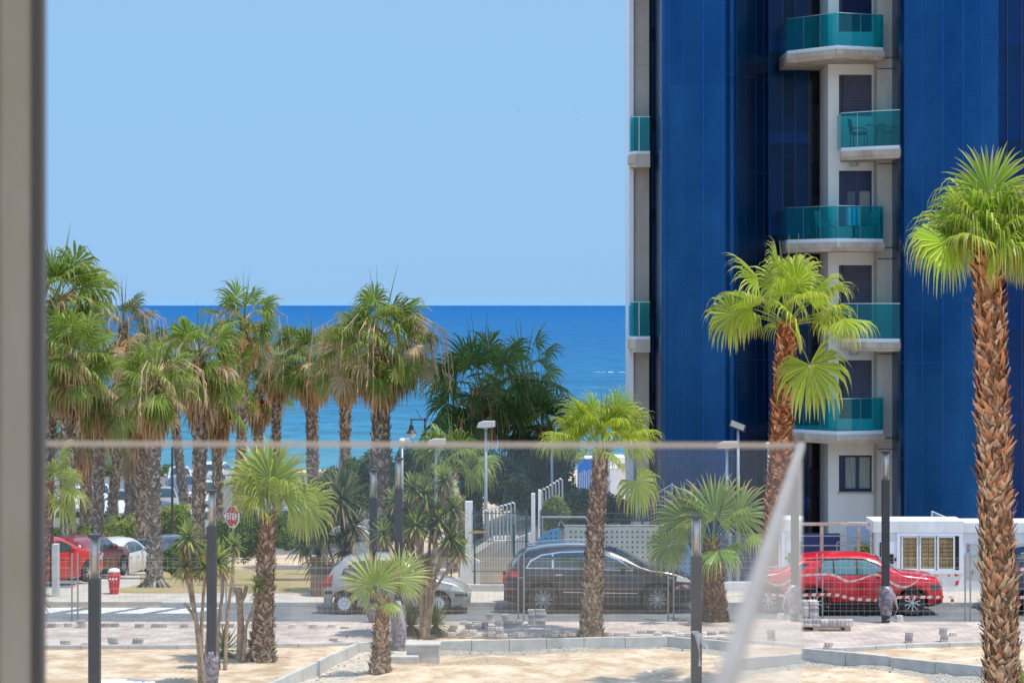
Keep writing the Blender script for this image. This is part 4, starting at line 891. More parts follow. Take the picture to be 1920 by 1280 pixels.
def bush(name, label, cat, blobs, seed, n, col, leaf=.07, col2=None, group=None, core=True, smallc=None):
    """crown of separate leaves over lumpy volumes; a darker solid core added inside"""
    rr = random.Random(seed); t = wthing(name, label, cat, (blobs[0][0][0], blobs[0][0][1], blobs[0][0][2] - blobs[0][1][2]), group)
    lf = MB(); co = MB(); tot = sum(b_[1][0] * b_[1][2] for b_ in blobs)
    for (c, r3) in blobs:
        c = Vector(c); rx, ry, rz_ = r3; m = int(n * rx * rz_ / tot)
        for i in range(m):
            while True:
                v = Vector((rr.uniform(-1, 1), rr.uniform(-1, 1), rr.uniform(-1, 1)))
                if .05 < v.length < 1: break
            v = v.normalized(); q = 1 + .30 * noise.noise(v * 1.9 + c) + .22 * noise.noise(v * 5 + c * 2); rad = q * (1 - abs(rr.gauss(0, .09)))
            p = c + Vector((v.x * rx, v.y * ry, v.z * rz_)) * rad
            l = leaf * rr.uniform(.6, 1.4); a = Vector((rr.gauss(0, 1), rr.gauss(0, 1), rr.gauss(0, .7))).normalized(); b_ = (a.cross(Vector((rr.gauss(0, 1), rr.gauss(0, 1), rr.gauss(0, 1)))).normalized()) * l * .32
            cl = cmul(cmix(col, col2 or cmul(col, 1.7), max(0, min(1, .5 + noise.noise(p * 2.2) * 1.3))), rr.uniform(.6, 1.35))
            if smallc and rr.random() < smallc[1]: cl = smallc[0]
            lf.add([p - a * l * .5, p + b_, p + a * l * .5, p - b_], [(0, 1, 2, 3)], 0, cl)
        vs = []; nn_ = 10
        if core:
            prof = []
            me = bmesh.new(); bmesh.ops.create_icosphere(me, subdivisions=3, radius=1)
            vv = [x.co.copy() for x in me.verts]; ff = [tuple(x.index for x in fc.verts) for fc in me.faces]; me.free()
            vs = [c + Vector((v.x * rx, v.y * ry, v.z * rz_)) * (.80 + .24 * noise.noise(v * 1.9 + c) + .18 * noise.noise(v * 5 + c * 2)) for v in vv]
            co.add(vs, ff, 0, cmul(col, .6))  # darker lumpy core added under the leaves so the bush is not see-through
    lf.build('leaves', M['leaf'], t)
    if co.v: co.build('dark_core', M['leaf'], t)
    return t
def bl(px, py, d, rpx, rpy, ry=None):
    s = F / d; return (P(px, py, d), (rpx / s, ry or rpx / s, rpy / s))
HG = (.20, .30, .045); HG2 = (.38, .46, .08)
# hedges
D = 118
bush('hedge', 'clipped bright green hedge running behind the white hatchback', 'hedge', [bl(90 + i * 34, 1024 - i * 5, D, 30, 36, 1.0) for i in range(6)], 71, 9000, HG, .12, HG2)
bush('hedge', 'right end of the green hedge beyond the rooted palm, in front of the minivan', 'hedge', [bl(285, 990, 122, 30, 34, 1.0), bl(318, 978, 122, 28, 30, 1.0), bl(340, 968, 122, 18, 26, 1.0)], 72, 4500, HG, .12, HG2)
D = 172; bush('hedge', 'far low hedge behind the parked white cars', 'hedge', [bl(170 + i * 30, 893, D, 24, 24, 1.5) for i in range(6)], 73, 5000, (.10, .17, .03), .2, (.18, .28, .05))
bush('shrub', 'round leafy green shrub right of the stop sign and palm', 'shrub', [bl(538, 1000, 72, 36, 32), bl(520, 985, 72.3, 26, 26), bl(556, 985, 72.3, 18, 24)], 74, 6000, (.09, .19, .03), .075, (.20, .34, .06))
bush('shrub', 'dark shrub behind the stop sign', 'shrub', [bl(465, 1005, 76, 40, 44), bl(420, 1010, 76, 26, 36)], 75, 5000, (.07, .15, .03), .08, (.15, .25, .05))
bush('oleander', 'flowering oleander with pale pink blooms right of the rooted palm', 'shrub', [bl(345, 1045, 70.5, 26, 38), bl(328, 1050, 70.4, 22, 30), bl(385, 1050, 71, 30, 34)], 76, 5000, (.06, .14, .02), .09, (.12, .24, .04), smallc=((.75, .5, .5), .012))
bush('olive_bush', 'grey-green olive bush behind the ramp railings', 'bush', [bl(940, 905, 80, 42, 48), bl(975, 925, 79, 32, 34), bl(915, 880, 81, 36, 34)], 77, 9000, (.08, .12, .055), .09, (.19, .25, .12))
bush('thicket', 'dark thicket under the park palms left of the olive bush', 'thicket', [bl(850, 910, 90, 62, 60), bl(780, 900, 92, 56, 64), bl(700, 905, 94, 44, 62), bl(745, 960, 86, 60, 60)], 78, 13000, (.08, .14, .035), .13, (.20, .29, .08))
bush('thicket', 'dark evergreen mass behind the thin lamp pole left of the beach hut', 'thicket', [bl(1025, 880, 92, 52, 60), bl(990, 870, 93, 45, 50), bl(1040, 940, 90, 60, 40)], 79, 10000, (.05, .085, .03), .12, (.11, .17, .05))
bush('bush', 'rounded clipped bush beside the two white gate posts', 'bush', [bl(1040, 962, 74, 27, 32)], 80, 3500, (.13, .19, .05), .07, (.26, .30, .09))
bush('bush', 'low dark bush behind the green mesh fence near the palm', 'bush', [bl(1090, 950, 78, 45, 34), bl(1140, 955, 79, 40, 30), bl(1185, 965, 79, 30, 24)], 81, 5000, (.06, .10, .03), .09, (.13, .19, .06))
bush('bush', 'green bush behind the bare-trunk palm at the parking exit', 'bush', [bl(625, 930, 96, 40, 50), bl(665, 905, 98, 34, 46)], 82, 6000, (.05, .10, .02), .12, (.12, .20, .04))
bush('bush', 'small yellow-green bush peeping over the roof of the red car', 'bush', [bl(1618, 1032, 69.5, 16, 14)], 83, 900, (.2, .26, .05), .06, (.35, .38, .10))
# ================= cars =================
def npi(t, x):
    if x <= t[0][0]: return t[0][1]
    for (a, b_), (c, d) in zip(t, t[1:]):
        if x <= c: return b_ + (d - b_) * (x - a) / max(1e-9, c - a)
    return t[-1][1]
def smoothed(t, x, r=.07): return (npi(t, x - r) + npi(t, x) * 2 + npi(t, x + r)) / 4
PAINT = {}
def paint(name, col, metal=.0, rough=.3):
    if name not in PAINT:
        PAINT[name] = mat('paint_' + name, col, rough, metal=metal, col2=cmul(col, .88), scale=1.5, coat=.7); 
    return PAINT[name]
def clip_poly(poly, x0, x1):
    def cl(p, f, inter):
        out = []
        for i in range(len(p)):
            a, b_ = p[i - 1], p[i]
            if f(b_):
                if not f(a): out.append(inter(a, b_))
                out.append(b_)
            elif f(a): out.append(inter(a, b_))
        return out
    it = lambda X_: (lambda a, b_: (X_, a[1] + (b_[1] - a[1]) * (X_ - a[0]) / (b_[0] - a[0])))
    p = cl(poly, lambda q: q[0] >= x0, it(x0)); return cl(p, lambda q: q[0] <= x1, it(x1)) if p else p
def car(name, label, loc, rz, pm, L, Wd, top, belt, wheels, wr, dlo, pillars, screen, rearg, clad=None, spokes=10, rimm='alloy', clear=.20, tail=None, head=None, extra=None, chrome=False, rails=False, group=None, cat='car', glass='cglass', lod=0, rim_r=.66, fend=.05, seams=()):
    t = thing(name, label, cat, loc, rz, group); hw = Wd / 2; ox = L / 2
    beltf = lambda x: npi(belt, x)
    def halfw(x):
        e = min(x, L - x); return hw * (1 - .16 * max(0, 1 - e / .45) ** 2 - .03 * max(0, 1 - e / 1.3))
    def sect(x, off=0.0):
        w = halfw(x) + off; zt = smoothed(top, x) + off; zs = min(beltf(x), zt - .05); h = zt - zs
        fl = 0
        for xw in wheels:
            dd = abs(x - xw)
            if dd < wr * 1.55: fl = max(fl, fend * .5 * (1 + math.cos(math.pi * dd / (wr * 1.55))))
        cl_ = clear + .10 * max(0, 1 - min(x, L - x) / .5)
        zb = cl_
        for xw in wheels:
            ra = wr * 1.17
            if abs(x - xw) < ra: zb = max(zb, wr + math.sqrt(max(0, ra * ra - (x - xw) ** 2)) * 1.0)
        ti = .36 * max(0, h - .06)
        pts = [(w * .95 + fl * .6, zb), (w * .985 + fl, max(zb + .015, .33)), (w + fl * .8, max(zb + .03, zs * .62)), (w * .995 + fl * .3, max(zb + .045, zs - .10)), (w * .962, max(zb + .06, zs)), (w * .962 - ti * .5, zs + h * .5), (w * .962 - ti - .03, zt - .045 - .02 * (h > .2)), (w * .962 - ti - .16, zt - .006), (0, zt + .028 * (h > .2) + .012)]
        return pts
    xs_ = set([0, .02, .06, .12, L - .02, L - .06, L - .12, L]); x = 0
    while x < L: xs_.add(round(x, 3)); x += .05 if (x < .6 or not lod) else .15
    for xw in wheels:
        for q in range(-9, 10): xs_.add(round(xw + wr * 1.17 * math.sin(q / 9 * math.pi / 2), 3))
    xs_ = sorted(v for v in xs_ if 0 <= v <= L); ss = [sect(v) for v in xs_]
    k = MB(); n = len(ss[0]); rows = 2 * n - 1
    for v, sc_ in zip(xs_, ss):
        full = [(-y, z) for y, z in sc_] + [(y, z) for y, z in sc_[-2::-1]]
        for y, z in full: k.v.append((v - ox, y, z)); k.c.append((1, 1, 1))
    for i in range(len(xs_) - 1):
        for j in range(rows - 1):
            a = i * rows + j; k.f.append((a, a + rows, a + rows + 1, a + 1)); k.m.append(0)
    k.f.append(tuple(range(rows))); k.m.append(0); k.f.append(tuple(range((len(xs_) - 1) * rows, len(xs_) * rows))[::-1]); k.m.append(0)
    k.build('body', [pm], t, smooth=True)
    # underbody and bumpers
    k = MB(); k.box(.35 - ox, L - .35 - ox, -hw + .24, hw - .24, clear + .02, .62); k.build('underbody', M['black'], t)
    def side_y(x, z):
        s_ = sect(x); 
        for (y0, z0), (y1, z1) in zip(s_, s_[1:]):
            if z0 <= z <= z1 and z1 > z0: return y0 + (y1 - y0) * (z - z0) / (z1 - z0)
        return s_[0][0] if z < s_[0][1] else s_[6][0]
    def patch(nm, poly, m, off=.008, parent=None, both=True):
        kk = MB()
        # triangle fan over a resampled outline
        pp = []
        for (xa, za), (xb, zb) in zip(poly, poly[1:] + poly[:1]):
            q = max(1, int(math.hypot(xb - xa, zb - za) / .12)); pp += [(xa + (xb - xa) * i / q, za + (zb - za) * i / q) for i in range(q)]
        cx = sum(p_[0] for p_ in pp) / len(pp); cz = sum(p_[1] for p_ in pp) / len(pp); nn_ = len(pp)
        for sg in ((-1, 1) if both else (-1,)):
            if sg == 1: kk.build(nm, m, parent or t); kk = MB()
            mid = [(cx + (x_ - cx) * .5, cz + (z_ - cz) * .5) for x_, z_ in pp]
            vs = [(x_ - ox, sg * (side_y(x_, z_) + off), z_) for x_, z_ in pp] + [(x_ - ox, sg * (side_y(x_, z_) + off), z_) for x_, z_ in mid] + [(cx - ox, sg * (side_y(cx, cz) + off), cz)]
            fs = [(i, (i + 1) % nn_, nn_ + (i + 1) % nn_, nn_ + i) for i in range(nn_)] + [(nn_ + i, nn_ + (i + 1) % nn_, 2 * nn_) for i in range(nn_)]
            kk.add(vs, fs)
        return kk.build(nm, m, parent or t, smooth=False)
    # side windows
    cuts = [dlo[0][0] - 9] + list(pillars) + [99]; allx = [p_[0] for p_ in dlo]
    if not lod: patch('window_surround', [(p_[0] + (.03 if p_[0] > sum(allx) / len(allx) else -.03), p_[1] + (.03 if p_[1] > beltf(p_[0]) + .1 else -.025)) for p_ in dlo], M['chrome'] if chrome else M['black'], .004)
    for a, b_ in zip(cuts, cuts[1:]):
        pl_ = clip_poly(dlo, a + .025, b_ - .025)
        if len(pl_) > 2: patch('side_window', pl_, M[glass], .011)
    def crosspatch(nm, x0, x1, m, inset=.90, r0=6, off=.008, zcap=None):
        kk = MB(); q = 8; cols_ = 9; vs = []
        for i in range(q + 1):
            v = x0 + (x1 - x0) * i / q; s_ = sect(v, 0); ye = s_[6][0] * (inset + .02 * abs(i - q / 2) / q); ze = s_[6][1]; zm = s_[8][1]; 
            for j in range(cols_):
                u = -1 + 2 * j / (cols_ - 1); zz_ = zm + (s_[7][1] - zm) * abs(u) ** 2 * 1.0 if abs(u) < .85 else s_[7][1] + (ze - s_[7][1]) * (abs(u) - .85) / .15 * .6
                dzdx = (smoothed(top, v + .05) - smoothed(top, v - .05)) / .1; nl = math.sqrt(1 + dzdx * dzdx)
                vs.append((v - ox - dzdx / nl * (off + .01), u * ye, zz_ + (off + .012) / nl))
        fs = [(i * cols_ + j, (i + 1) * cols_ + j, (i + 1) * cols_ + j + 1, i * cols_ + j + 1) for i in range(q) for j in range(cols_ - 1)]
        kk.add(vs, fs); return kk.build(nm, m, t, smooth=True)
    crosspatch('windscreen', screen[0], screen[1], M[glass])
    crosspatch('rear_window', rearg[0], rearg[1], M[glass], .84)
    # wheels
    for xw in wheels:
        for sg in (-1, 1):
            yo = sg * (hw - .01 + fend * .3); yi = sg * (hw - .23)
            k = MB(); k.lathe([(wr * .62, 0), (wr * .9, -.004), (wr * .985, .03), (wr, .07), (wr, .15), (wr * .97, .2), (wr * .6, .21)], 32, (0, 0, 0), 'Y', cap=False)
            k.v = [(x_ + xw - ox, yo - sg * y_, z_ + wr) for x_, y_, z_ in k.v]
            w = k.build('wheel', M['rubber'], t, smooth=False)
            r = wr * rim_r; k = MB(); k.lathe([(r * .98, .012), (r * 1.03, .0), (r * .96, .0), (r * .9, .05), (r * .86, .10)], 28, axis='Y', cap=False)
            if spokes:
                for i in range(spokes):
                    a = 2 * math.pi * i / spokes; u = Vector((math.cos(a), 0, math.sin(a))); v = Vector((-math.sin(a), 0, math.cos(a)))
                    wd = r * (.42 / spokes * 2.2 if spokes > 8 else .10)
                    if spokes == 10:
                        for sgn in (-1, 1): k.obox(u * r * .52 + v * sgn * r * .075 + Vector((0, .02, 0)), u * r * .43, Vector((0, .012, 0)), v * r * .028)
                    elif spokes == 5:
                        for sgn in (-1, 1): k.obox(u * r * .56 + v * sgn * r * .15 + Vector((0, .02, 0)), (u * .93 + v * sgn * .32).normalized() * r * .42, Vector((0, .014, 0)), v * r * .07)
                    else: k.obox(u * r * .62 + Vector((0, .012, 0)), u * r * .32, Vector((0, .012, 0)), v * r * .12)
                k.lathe([(.0, -.002), (r * .2, .0), (r * .22, .03)], 16, axis='Y', cap=False)
                if spokes > 10: k.lathe([(0, .004), (r * .5, .0), (r * .5, .02)], 24, axis='Y', cap=False)
            k.v = [(x_ + xw - ox, yo - sg * (y_ + .004), z_ + wr) for x_, y_, z_ in k.v]
            k.build('rim', M[rimm], w)
            k = MB(); k.lathe([(0, .075), (r * .95, .07)], 20, axis='Y', cap=False); k.v = [(x_ + xw - ox, yo - sg * y_, z_ + wr) for x_, y_, z_ in k.v]; k.build('brake_disc', M['black'] if spokes else M['alloy'], w)
    # arch liners
    k = MB()
    for xw in wheels:
        q = 12
        for sg in (-1, 1):
            vs = []
            for i in range(q + 1):
                a = math.pi * i / q; 
                for y_ in (hw - .02, hw - .28): vs.append((xw - ox + wr * 1.16 * math.cos(a), sg * y_, wr + wr * 1.16 * math.sin(a)))
            k.add(vs, [(2 * i, 2 * i + 1, 2 * i + 3, 2 * i + 2) for i in range(q)])
    k.build('arch_liner', M['black'], t)
    if clad:
        k = MB()
        for xw in wheels:
            q = 18; ra = wr * 1.16
            for sg in (-1, 1):
                vs = []
                for i in range(q + 1):
                    a = R(-22) + R(224) * i / q
                    for rr_ in (ra, ra + clad):
                        x_ = xw + rr_ * math.cos(a); z_ = max(clear + .02, wr + rr_ * math.sin(a)); vs.append((x_ - ox, sg * (side_y(min(L - .01, max(.01, x_)), max(z_, .25)) + .012), z_))
                k.add(vs, [(2 * i, 2 * i + 1, 2 * i + 3, 2 * i + 2) for i in range(q)])
        k.build('arch_cladding', M['black'], t)
        patch('sill_cladding', [(wheels[0] + wr * 1.3, clear + .01), (wheels[1] - wr * 1.3, clear + .01), (wheels[1] - wr * 1.25, clear + .16), (wheels[0] + wr * 1.25, clear + .16)], M['black'], .012)
    for nm, poly, m in (extra or []): patch(nm, poly, M[m], .013)
    if tail: patch('tail_light', tail, M['tail'], .012)
    if head: patch('headlight', head, M['cglass'] if clad else M['lampglass'], .012)
    # front and rear faces: lamps, grille, plate
    w0 = halfw(0) * .95; zt = smoothed(top, .03); zf = smoothed(top, L - .03)
    k = MB(); k.box(-ox - .012, -ox + .03, -.26, .26, zt * .62, zt * .62 + .11); k.build('licence_plate', M['white'], t)
    k = MB(); k.box(L - ox - .03, L - ox + .012, -.26, .26, clear + .16, clear + .27); k.build('licence_plate', M['white'], t)
    k = MB(); k.box(L - ox - .03, L - ox + .008, -w0 * .6, w0 * .6, clear + .30, zf * .82); k.build('grille', M['black'], t)
    for sg in (-1, 1):
        k = MB(); xh = L - .10; k.obox((xh - ox + .03, sg * halfw(xh) * .74, smoothed(top, xh) - .12), Vector((.06, 0, 0)), Vector((0, .17, 0)), Vector((0, 0, .055))); k.build('headlight', M['lampglass'], t)
        k = MB(); k.obox((.07 - ox - .05, sg * halfw(.07) * .80, min(beltf(0), zt + .05) - .06), Vector((.05, 0, 0)), Vector((0, .14, 0)), Vector((0, 0, .08))); k.build('tail_light', M['tail'], t)
    k = MB(); k.box(-ox - .005, -ox + .1, -w0 * .9, w0 * .9, clear + .08, clear + .2); k.build('rear_bumper_trim', M['black'], t)
    # door seams, handles, mirrors
    k = MB()
    for xd in seams:
        for sg in (-1, 1):
            zs_ = [clear + .08 + (beltf(xd) - clear - .1) * i / 6 for i in range(7)]
            for za, zb_ in zip(zs_, zs_[1:]):
                ya, yb = sg * (side_y(xd, za) + .004), sg * (side_y(xd, zb_) + .004); k.add([(xd - ox - .006, ya, za), (xd - ox + .006, ya, za), (xd - ox + .006, yb, zb_), (xd - ox - .006, yb, zb_)], [(0, 1, 2, 3)])
    if k.v: k.build('door_seam', M['black'], t)
    for xd in seams[:2]:
        for sg in (-1, 1):
            z_ = beltf(xd) - .13; k = MB(); k.obox((xd - ox + .16, sg * (side_y(xd + .16, z_) + .022), z_), Vector((.09, 0, 0)), Vector((0, .012, 0)), Vector((0, 0, .016))); k.build('door_handle', pm if not chrome else M['chrome'], t)
    xm = max(allx) - .26
    for sg in (-1, 1):
        k = MB(); ym = sg * (side_y(xm, beltf(xm) + .02)); k.obox((xm - ox, ym + sg * .13, beltf(xm) + .07), Vector((.06, 0, 0)), Vector((0, .10, 0)), Vector((0, 0, .07))); k.obox((xm - ox, ym + sg * .03, beltf(xm) + .02), Vector((.03, 0, 0)), Vector((0, .06, 0)), Vector((0, 0, .015))); k.build('mirror', pm, t, bevel=.02)
    if rails:
        k = MB()
        for sg in (-1, 1): k.tube([(v - ox, sg * (sect(v)[7][0] + .02), sect(v)[7][1] + .05) for v in [rearg[1] + .1 + (screen[0] - rearg[1] - .4) * i / 6 for i in range(7)]], .018, 6)
        k.build('roof_rail', M['chrome'] if chrome else M['black'], t)
    if not lod:
        k = MB(); k.tube([(rearg[1] + .25 - ox, 0, sect(rearg[1] + .25)[8][1]), (rearg[1] + .05 - ox, 0, sect(rearg[1] + .25)[8][1] + .22)], .006, 5); k.build('antenna', M['black'], t)
    return t
CY = 64.35
def carx(px, d): return X(px, d)
# black large SUV
L = 5.09; d0 = 63.45
x0 = X(945 + 0, 63.5)
suv = dict(L=5.09, Wd=1.98, clear=.24, wheels=(1.03, 4.03), wr=.385, rim_r=.72,
    top=[(0, .66), (.04, .95), (.14, 1.16), (.42, 1.50), (.60, 1.62), (1.1, 1.71), (1.7, 1.745), (2.3, 1.73), (2.8, 1.66), (3.2, 1.50), (3.63, 1.28), (3.8, 1.20), (4.2, 1.15), (4.6, 1.06), (4.85, .96), (5.0, .86), (5.09, .62)],
    belt=[(0, .98), (.6, 1.17), (3.4, 1.10), (4.2, 1.0), (5.09, .8)],
    dlo=[(.60, 1.21), (.72, 1.37), (1.0, 1.51), (1.5, 1.585), (2.1, 1.60), (2.6, 1.54), (3.0, 1.39), (3.38, 1.16), (3.3, 1.15), (2.0, 1.19)], pillars=(1.28, 2.22), screen=(2.95, 3.72), rearg=(.16, .5), spokes=10, chrome=True, rails=True,
    tail=[(.06, .93), (.42, .94), (.40, 1.12), (.12, 1.12)], head=[(4.52, .86), (4.95, .82), (4.92, .92), (4.55, 1.0)], seams=(1.28, 2.22, 3.2), fend=.05,
    extra=[('sill_strip', [(1.55, .56), (3.5, .53), (3.5, .555), (1.55, .585)], 'chrome'), ('rear_reflector', [(.07, .60), (.25, .60), (.25, .66), (.07, .66)], 'tail')])
car('suv', 'large black SUV with chrome window line parked on the road behind the mesh fence', (x0 + L / 2, d0 + .99, 0.004), 0, paint('black', (0.026, 0.029, 0.036), .3, .3), **suv)
# red compact SUV
red = dict(L=4.08, Wd=1.78, clear=.21, wheels=(.70, 3.26), wr=.345, rim_r=.68,
    top=[(0, .66), (.03, .95), (.09, 1.12), (.19, 1.42), (.45, 1.50), (1.0, 1.56), (1.6, 1.575), (2.1, 1.55), (2.4, 1.47), (2.65, 1.33), (3.05, 1.09), (3.3, 1.06), (3.7, 1.03), (3.97, .98), (4.05, .88), (4.08, .60)],
    belt=[(0, 1.0), (.9, 1.07), (2.6, 1.04), (3.1, 1.0), (4.08, .86)],
    dlo=[(.86, 1.09), (.90, 1.35), (1.0, 1.42), (1.6, 1.455), (2.05, 1.43), (2.35, 1.32), (2.66, 1.08)], pillars=(1.22, 1.83), screen=(2.42, 3.0), rearg=(.08, .24), spokes=5, glass='cglass_l',
    clad=.07, head=[(3.72, .70), (4.0, .66), (3.98, .80), (3.75, .82)], tail=[(.02, .86), (.2, .88), (.2, 1.0), (.05, 1.0)], seams=(.98, 1.83, 2.78),
    extra=[('front_lower_trim', [(3.72, .26), (4.03, .30), (4.03, .42), (3.72, .30)], 'black'), ('quarter_glass', [(.2, 1.16), (.34, 1.18), (.60, 1.36), (.3, 1.35)], 'cglass'), ('roof_band', [(.5, 1.45), (.9, 1.48), (1.6, 1.505), (2.1, 1.475), (2.1, 1.465), (1.6, 1.49), (.9, 1.46), (.5, 1.435)], 'black')])
x1 = X(1770, 63.0) - 4.08
car('compact_suv', 'bright red compact SUV parked in front of the white booth', (x1 + 2.04, 63.0 + .9, 0.004), 0, paint('red', (0.62, 0.008, 0.018), .0, .28), **red)
# silver hatchback
sil = dict(L=3.85, Wd=1.67, clear=.20, wheels=(.55, 3.01), wr=.29, rim_r=.70,
    top=[(0, .58), (.03, .80), (.12, 1.02), (.20, 1.14), (.50, 1.40), (.62, 1.45), (1.0, 1.50), (1.4, 1.52), (1.9, 1.49), (2.2, 1.39), (2.6, 1.15), (2.9, .97), (3.1, .90), (3.4, .82), (3.62, .73), (3.78, .62), (3.85, .46)],
    belt=[(0, .92), (.6, .99), (2.3, .93), (3.0, .85), (3.85, .68)],
    dlo=[(.50, 1.06), (.56, 1.16), (.80, 1.32), (1.2, 1.38), (1.7, 1.37), (2.05, 1.28), (2.45, 1.0), (1.5, .98), (.7, 1.0)], pillars=(.92, 1.62), screen=(2.1, 2.82), rearg=(.16, .46), spokes=14, rimm='hubcap',
    tail=[(.05, .72), (.20, .72), (.27, 1.12), (.18, 1.10)], head=[(3.34, .62), (3.74, .58), (3.72, .66), (3.45, .76), (3.36, .74)], seams=(.92, 1.62, 2.55),
    extra=[('bumper_strip', [(0.03, .52), (.22, .54), (.22, .62), (0.03, .60)], 'black'), ('bumper_strip', [(3.45, .46), (3.80, .46), (3.78, .55), (3.45, .55)], 'black')])
x2_ = X(606, 63.3)
car('hatchback', 'small silver-grey hatchback parked behind the young palm and flowering yucca', (x2_ + 1.925, 63.3 + .84, 0.004), 0, paint('silver', (0.40, 0.39, 0.36), .45, .35), **sil)
car('parked_car', 'dark blue car at the right edge of the picture behind the tallest palm', (X(1893, 63.1) + 2.2, 64.0, .004), 0, paint('darkblue', (0.03, 0.04, 0.06), .3, .3), **{**suv, 'L': 5.09, 'chrome': False, 'rails': False})
# cars on the side street and the lot
def far_car(name, label, px, d, rz, pcol, base, group=None, dz=.03, **kw):
    z = gz(X(px, d), d) + dz; k = dict(base); k.update(kw); k.pop('lod', None)
    return car(name, label, (X(px, d), d, z), R(rz), pcol, lod=1, group=group, **k)
whitep = paint('white', (.72, .73, .75), .0, .3); greyp = paint('grey', (.16, .19, .22), .3, .3); redp = paint('darkred', (.26, .012, .02), .1, .3)
hb = {**sil, 'rimm': 'alloy', 'spokes': 5, 'extra': None, 'tail': None}; hb['L'] = 3.95
sv = {**red, 'clad': None, 'extra': None, 'glass': 'cglass'}
far_car('hatchback', 'bright red hatchback cut off by the left wall, front wheel and mirror showing', 80, 77, 58, paint('brightred', (.58, .02, .02), 0, .3), sv)
far_car('compact_suv', 'dark red SUV seen from behind, second in the row on the side street', 161, 87, 74, redp, {**sv, 'clad': .05}, Wd=1.82)
far_car('hatchback', 'white hatchback with red tail lamps, third in the row before the hedge', 226, 94, 76, whitep, {**hb, 'tail': [(.05, .82), (.38, .84), (.36, 1.0), (.12, 1.0)]})
far_car('parked_car', 'dark grey car half hidden behind the rooted palm trunk', 322, 106, 60, greyp, sv)
far_car('parked_car', 'car with a red roof half hidden behind trunks left of the stop sign', 368, 128, 30, paint('dullred', (.35, .03, .03), .1, .35), hb)
far_car('parked_car', 'white saloon roof showing between trunk and stop sign', 405, 126, 10, whitep, hb)
far_car('minivan', 'white minivan seen from behind at the end of the parking lane near the sea', 405, 163, 82, whitep, {**sv, 'tail': [(.02, .9), (.22, .9), (.22, 1.3), (.06, 1.3)]}, L=4.2, Wd=1.85)
far_car('van', 'white van nose-on in the lot at the left, behind a trunk', 146, 140, -92, whitep, sv, L=4.3, Wd=1.9, group=None)
far_car('parked_car', 'white car parked between two trunks left of the white car facing the hedge', 183, 143, -80, whitep, hb)
far_car('parked_car', 'white car facing the hedge between two park palm trunks', 226, 138, -95, whitep, hb)
far_car('parked_car', 'red and glassy car just left of the rooted palm, beyond the hedge', 268, 146, -100, paint('brightred', (.58, .02, .02), 0, .3), hb)
far_car('parked_car', 'silver-white car right of the rooted palm, beyond the hedge', 308, 140, -80, paint('silver', (0.40, 0.39, 0.36), .45, .35), hb)
far_car('parked_car', 'white car between the dry-skirted palm and its slim neighbour', 337, 158, -80, whitep, hb)
far_car('parked_car', 'blue-grey car seen between trunks beside the white minivan', 346, 150, -70, paint('bluegrey', (.14, .18, .26), .3, .3), hb)
far_car('parked_car', 'white car nose next to the minivan, beside the dry-skirted palm', 386, 145, -85, whitep, hb)
far_car('parked_car', 'grey car behind the round-fronded palm, right of the stop sign', 482, 128, 5, greyp, hb)
far_car('pickup_truck', 'pale pickup with an open side beyond the green shrub', 550, 126, 8, paint('silver', (0.40, 0.39, 0.36), .45, .35), sv)
far_car('parked_car', 'white car roof right of the bare-trunk palm', 618, 124, 20, whitep, hb)
# ================= street furniture =================
def bollard(label, px, d, ztop, zbase=.05, group='black column lamps'):
    x = X(px, d); t = thing('column_lamp', label, 'lamp post', (x, d, zbase), 0, group); h = ztop - zbase; a = .093
    k = MB(); k.box(-a, a, -a, a, -.1, h - .72); k.build('post', M['dark'], t, bevel=.012)
    k = MB(); k.box(-a - .004, a + .004, -a - .004, a + .004, h - .055, h); k.build('cap', M['dark'], t, bevel=.008)
    k = MB(); k.lathe([(.084, h - .715), (.084, h - .06)], 24); k.build('lamp_glass', M['cyl'], t, smooth=True)
    k = MB(); k.lathe([(.05, h - .715), (.05, h - .06)], 16); k.build('reflector', M['steel'], t, smooth=True)
    k = MB()
    for i in (0, 1, 2, 3): k.tube([(.068 * math.cos(i * 1.57 + .78), .068 * math.sin(i * 1.57 + .78), h - .72), (.068 * math.cos(i * 1.57 + .78), .068 * math.sin(i * 1.57 + .78), h - .06)], .006, 5)
    k.build('rods', M['dark'], t)
    return t
M['cyl'] = mat_glass('lamp_cylinder', (.9, .88, .84), 1, dust=.22, dustcol=(.6, .58, .55), rough=.05)
bollard('nearest and widest black column lamp, at the far left of the balustrade', 177.5, 39.4, Z(1001, 39.4))
bollard('black column lamp left of the stop sign with plastic at its foot', 397, 48.4, Z(918, 48.4))
bollard('shorter black column lamp left of the taller one near the flowering yucca', 700, 61.1, Z(879, 61.1), .1)
bollard('black column lamp wrapped in brown plastic beside the concrete footing', 747.5, 57.0, Z(858, 57.0))
bollard('black column lamp with a white plastic strip, in front of the short thick palm', 1305.5, 42.6, Z(965, 42.6))
bollard('black column lamp standing in front of the red car', 1660.5, 61.0, Z(845, 61.0), .1)
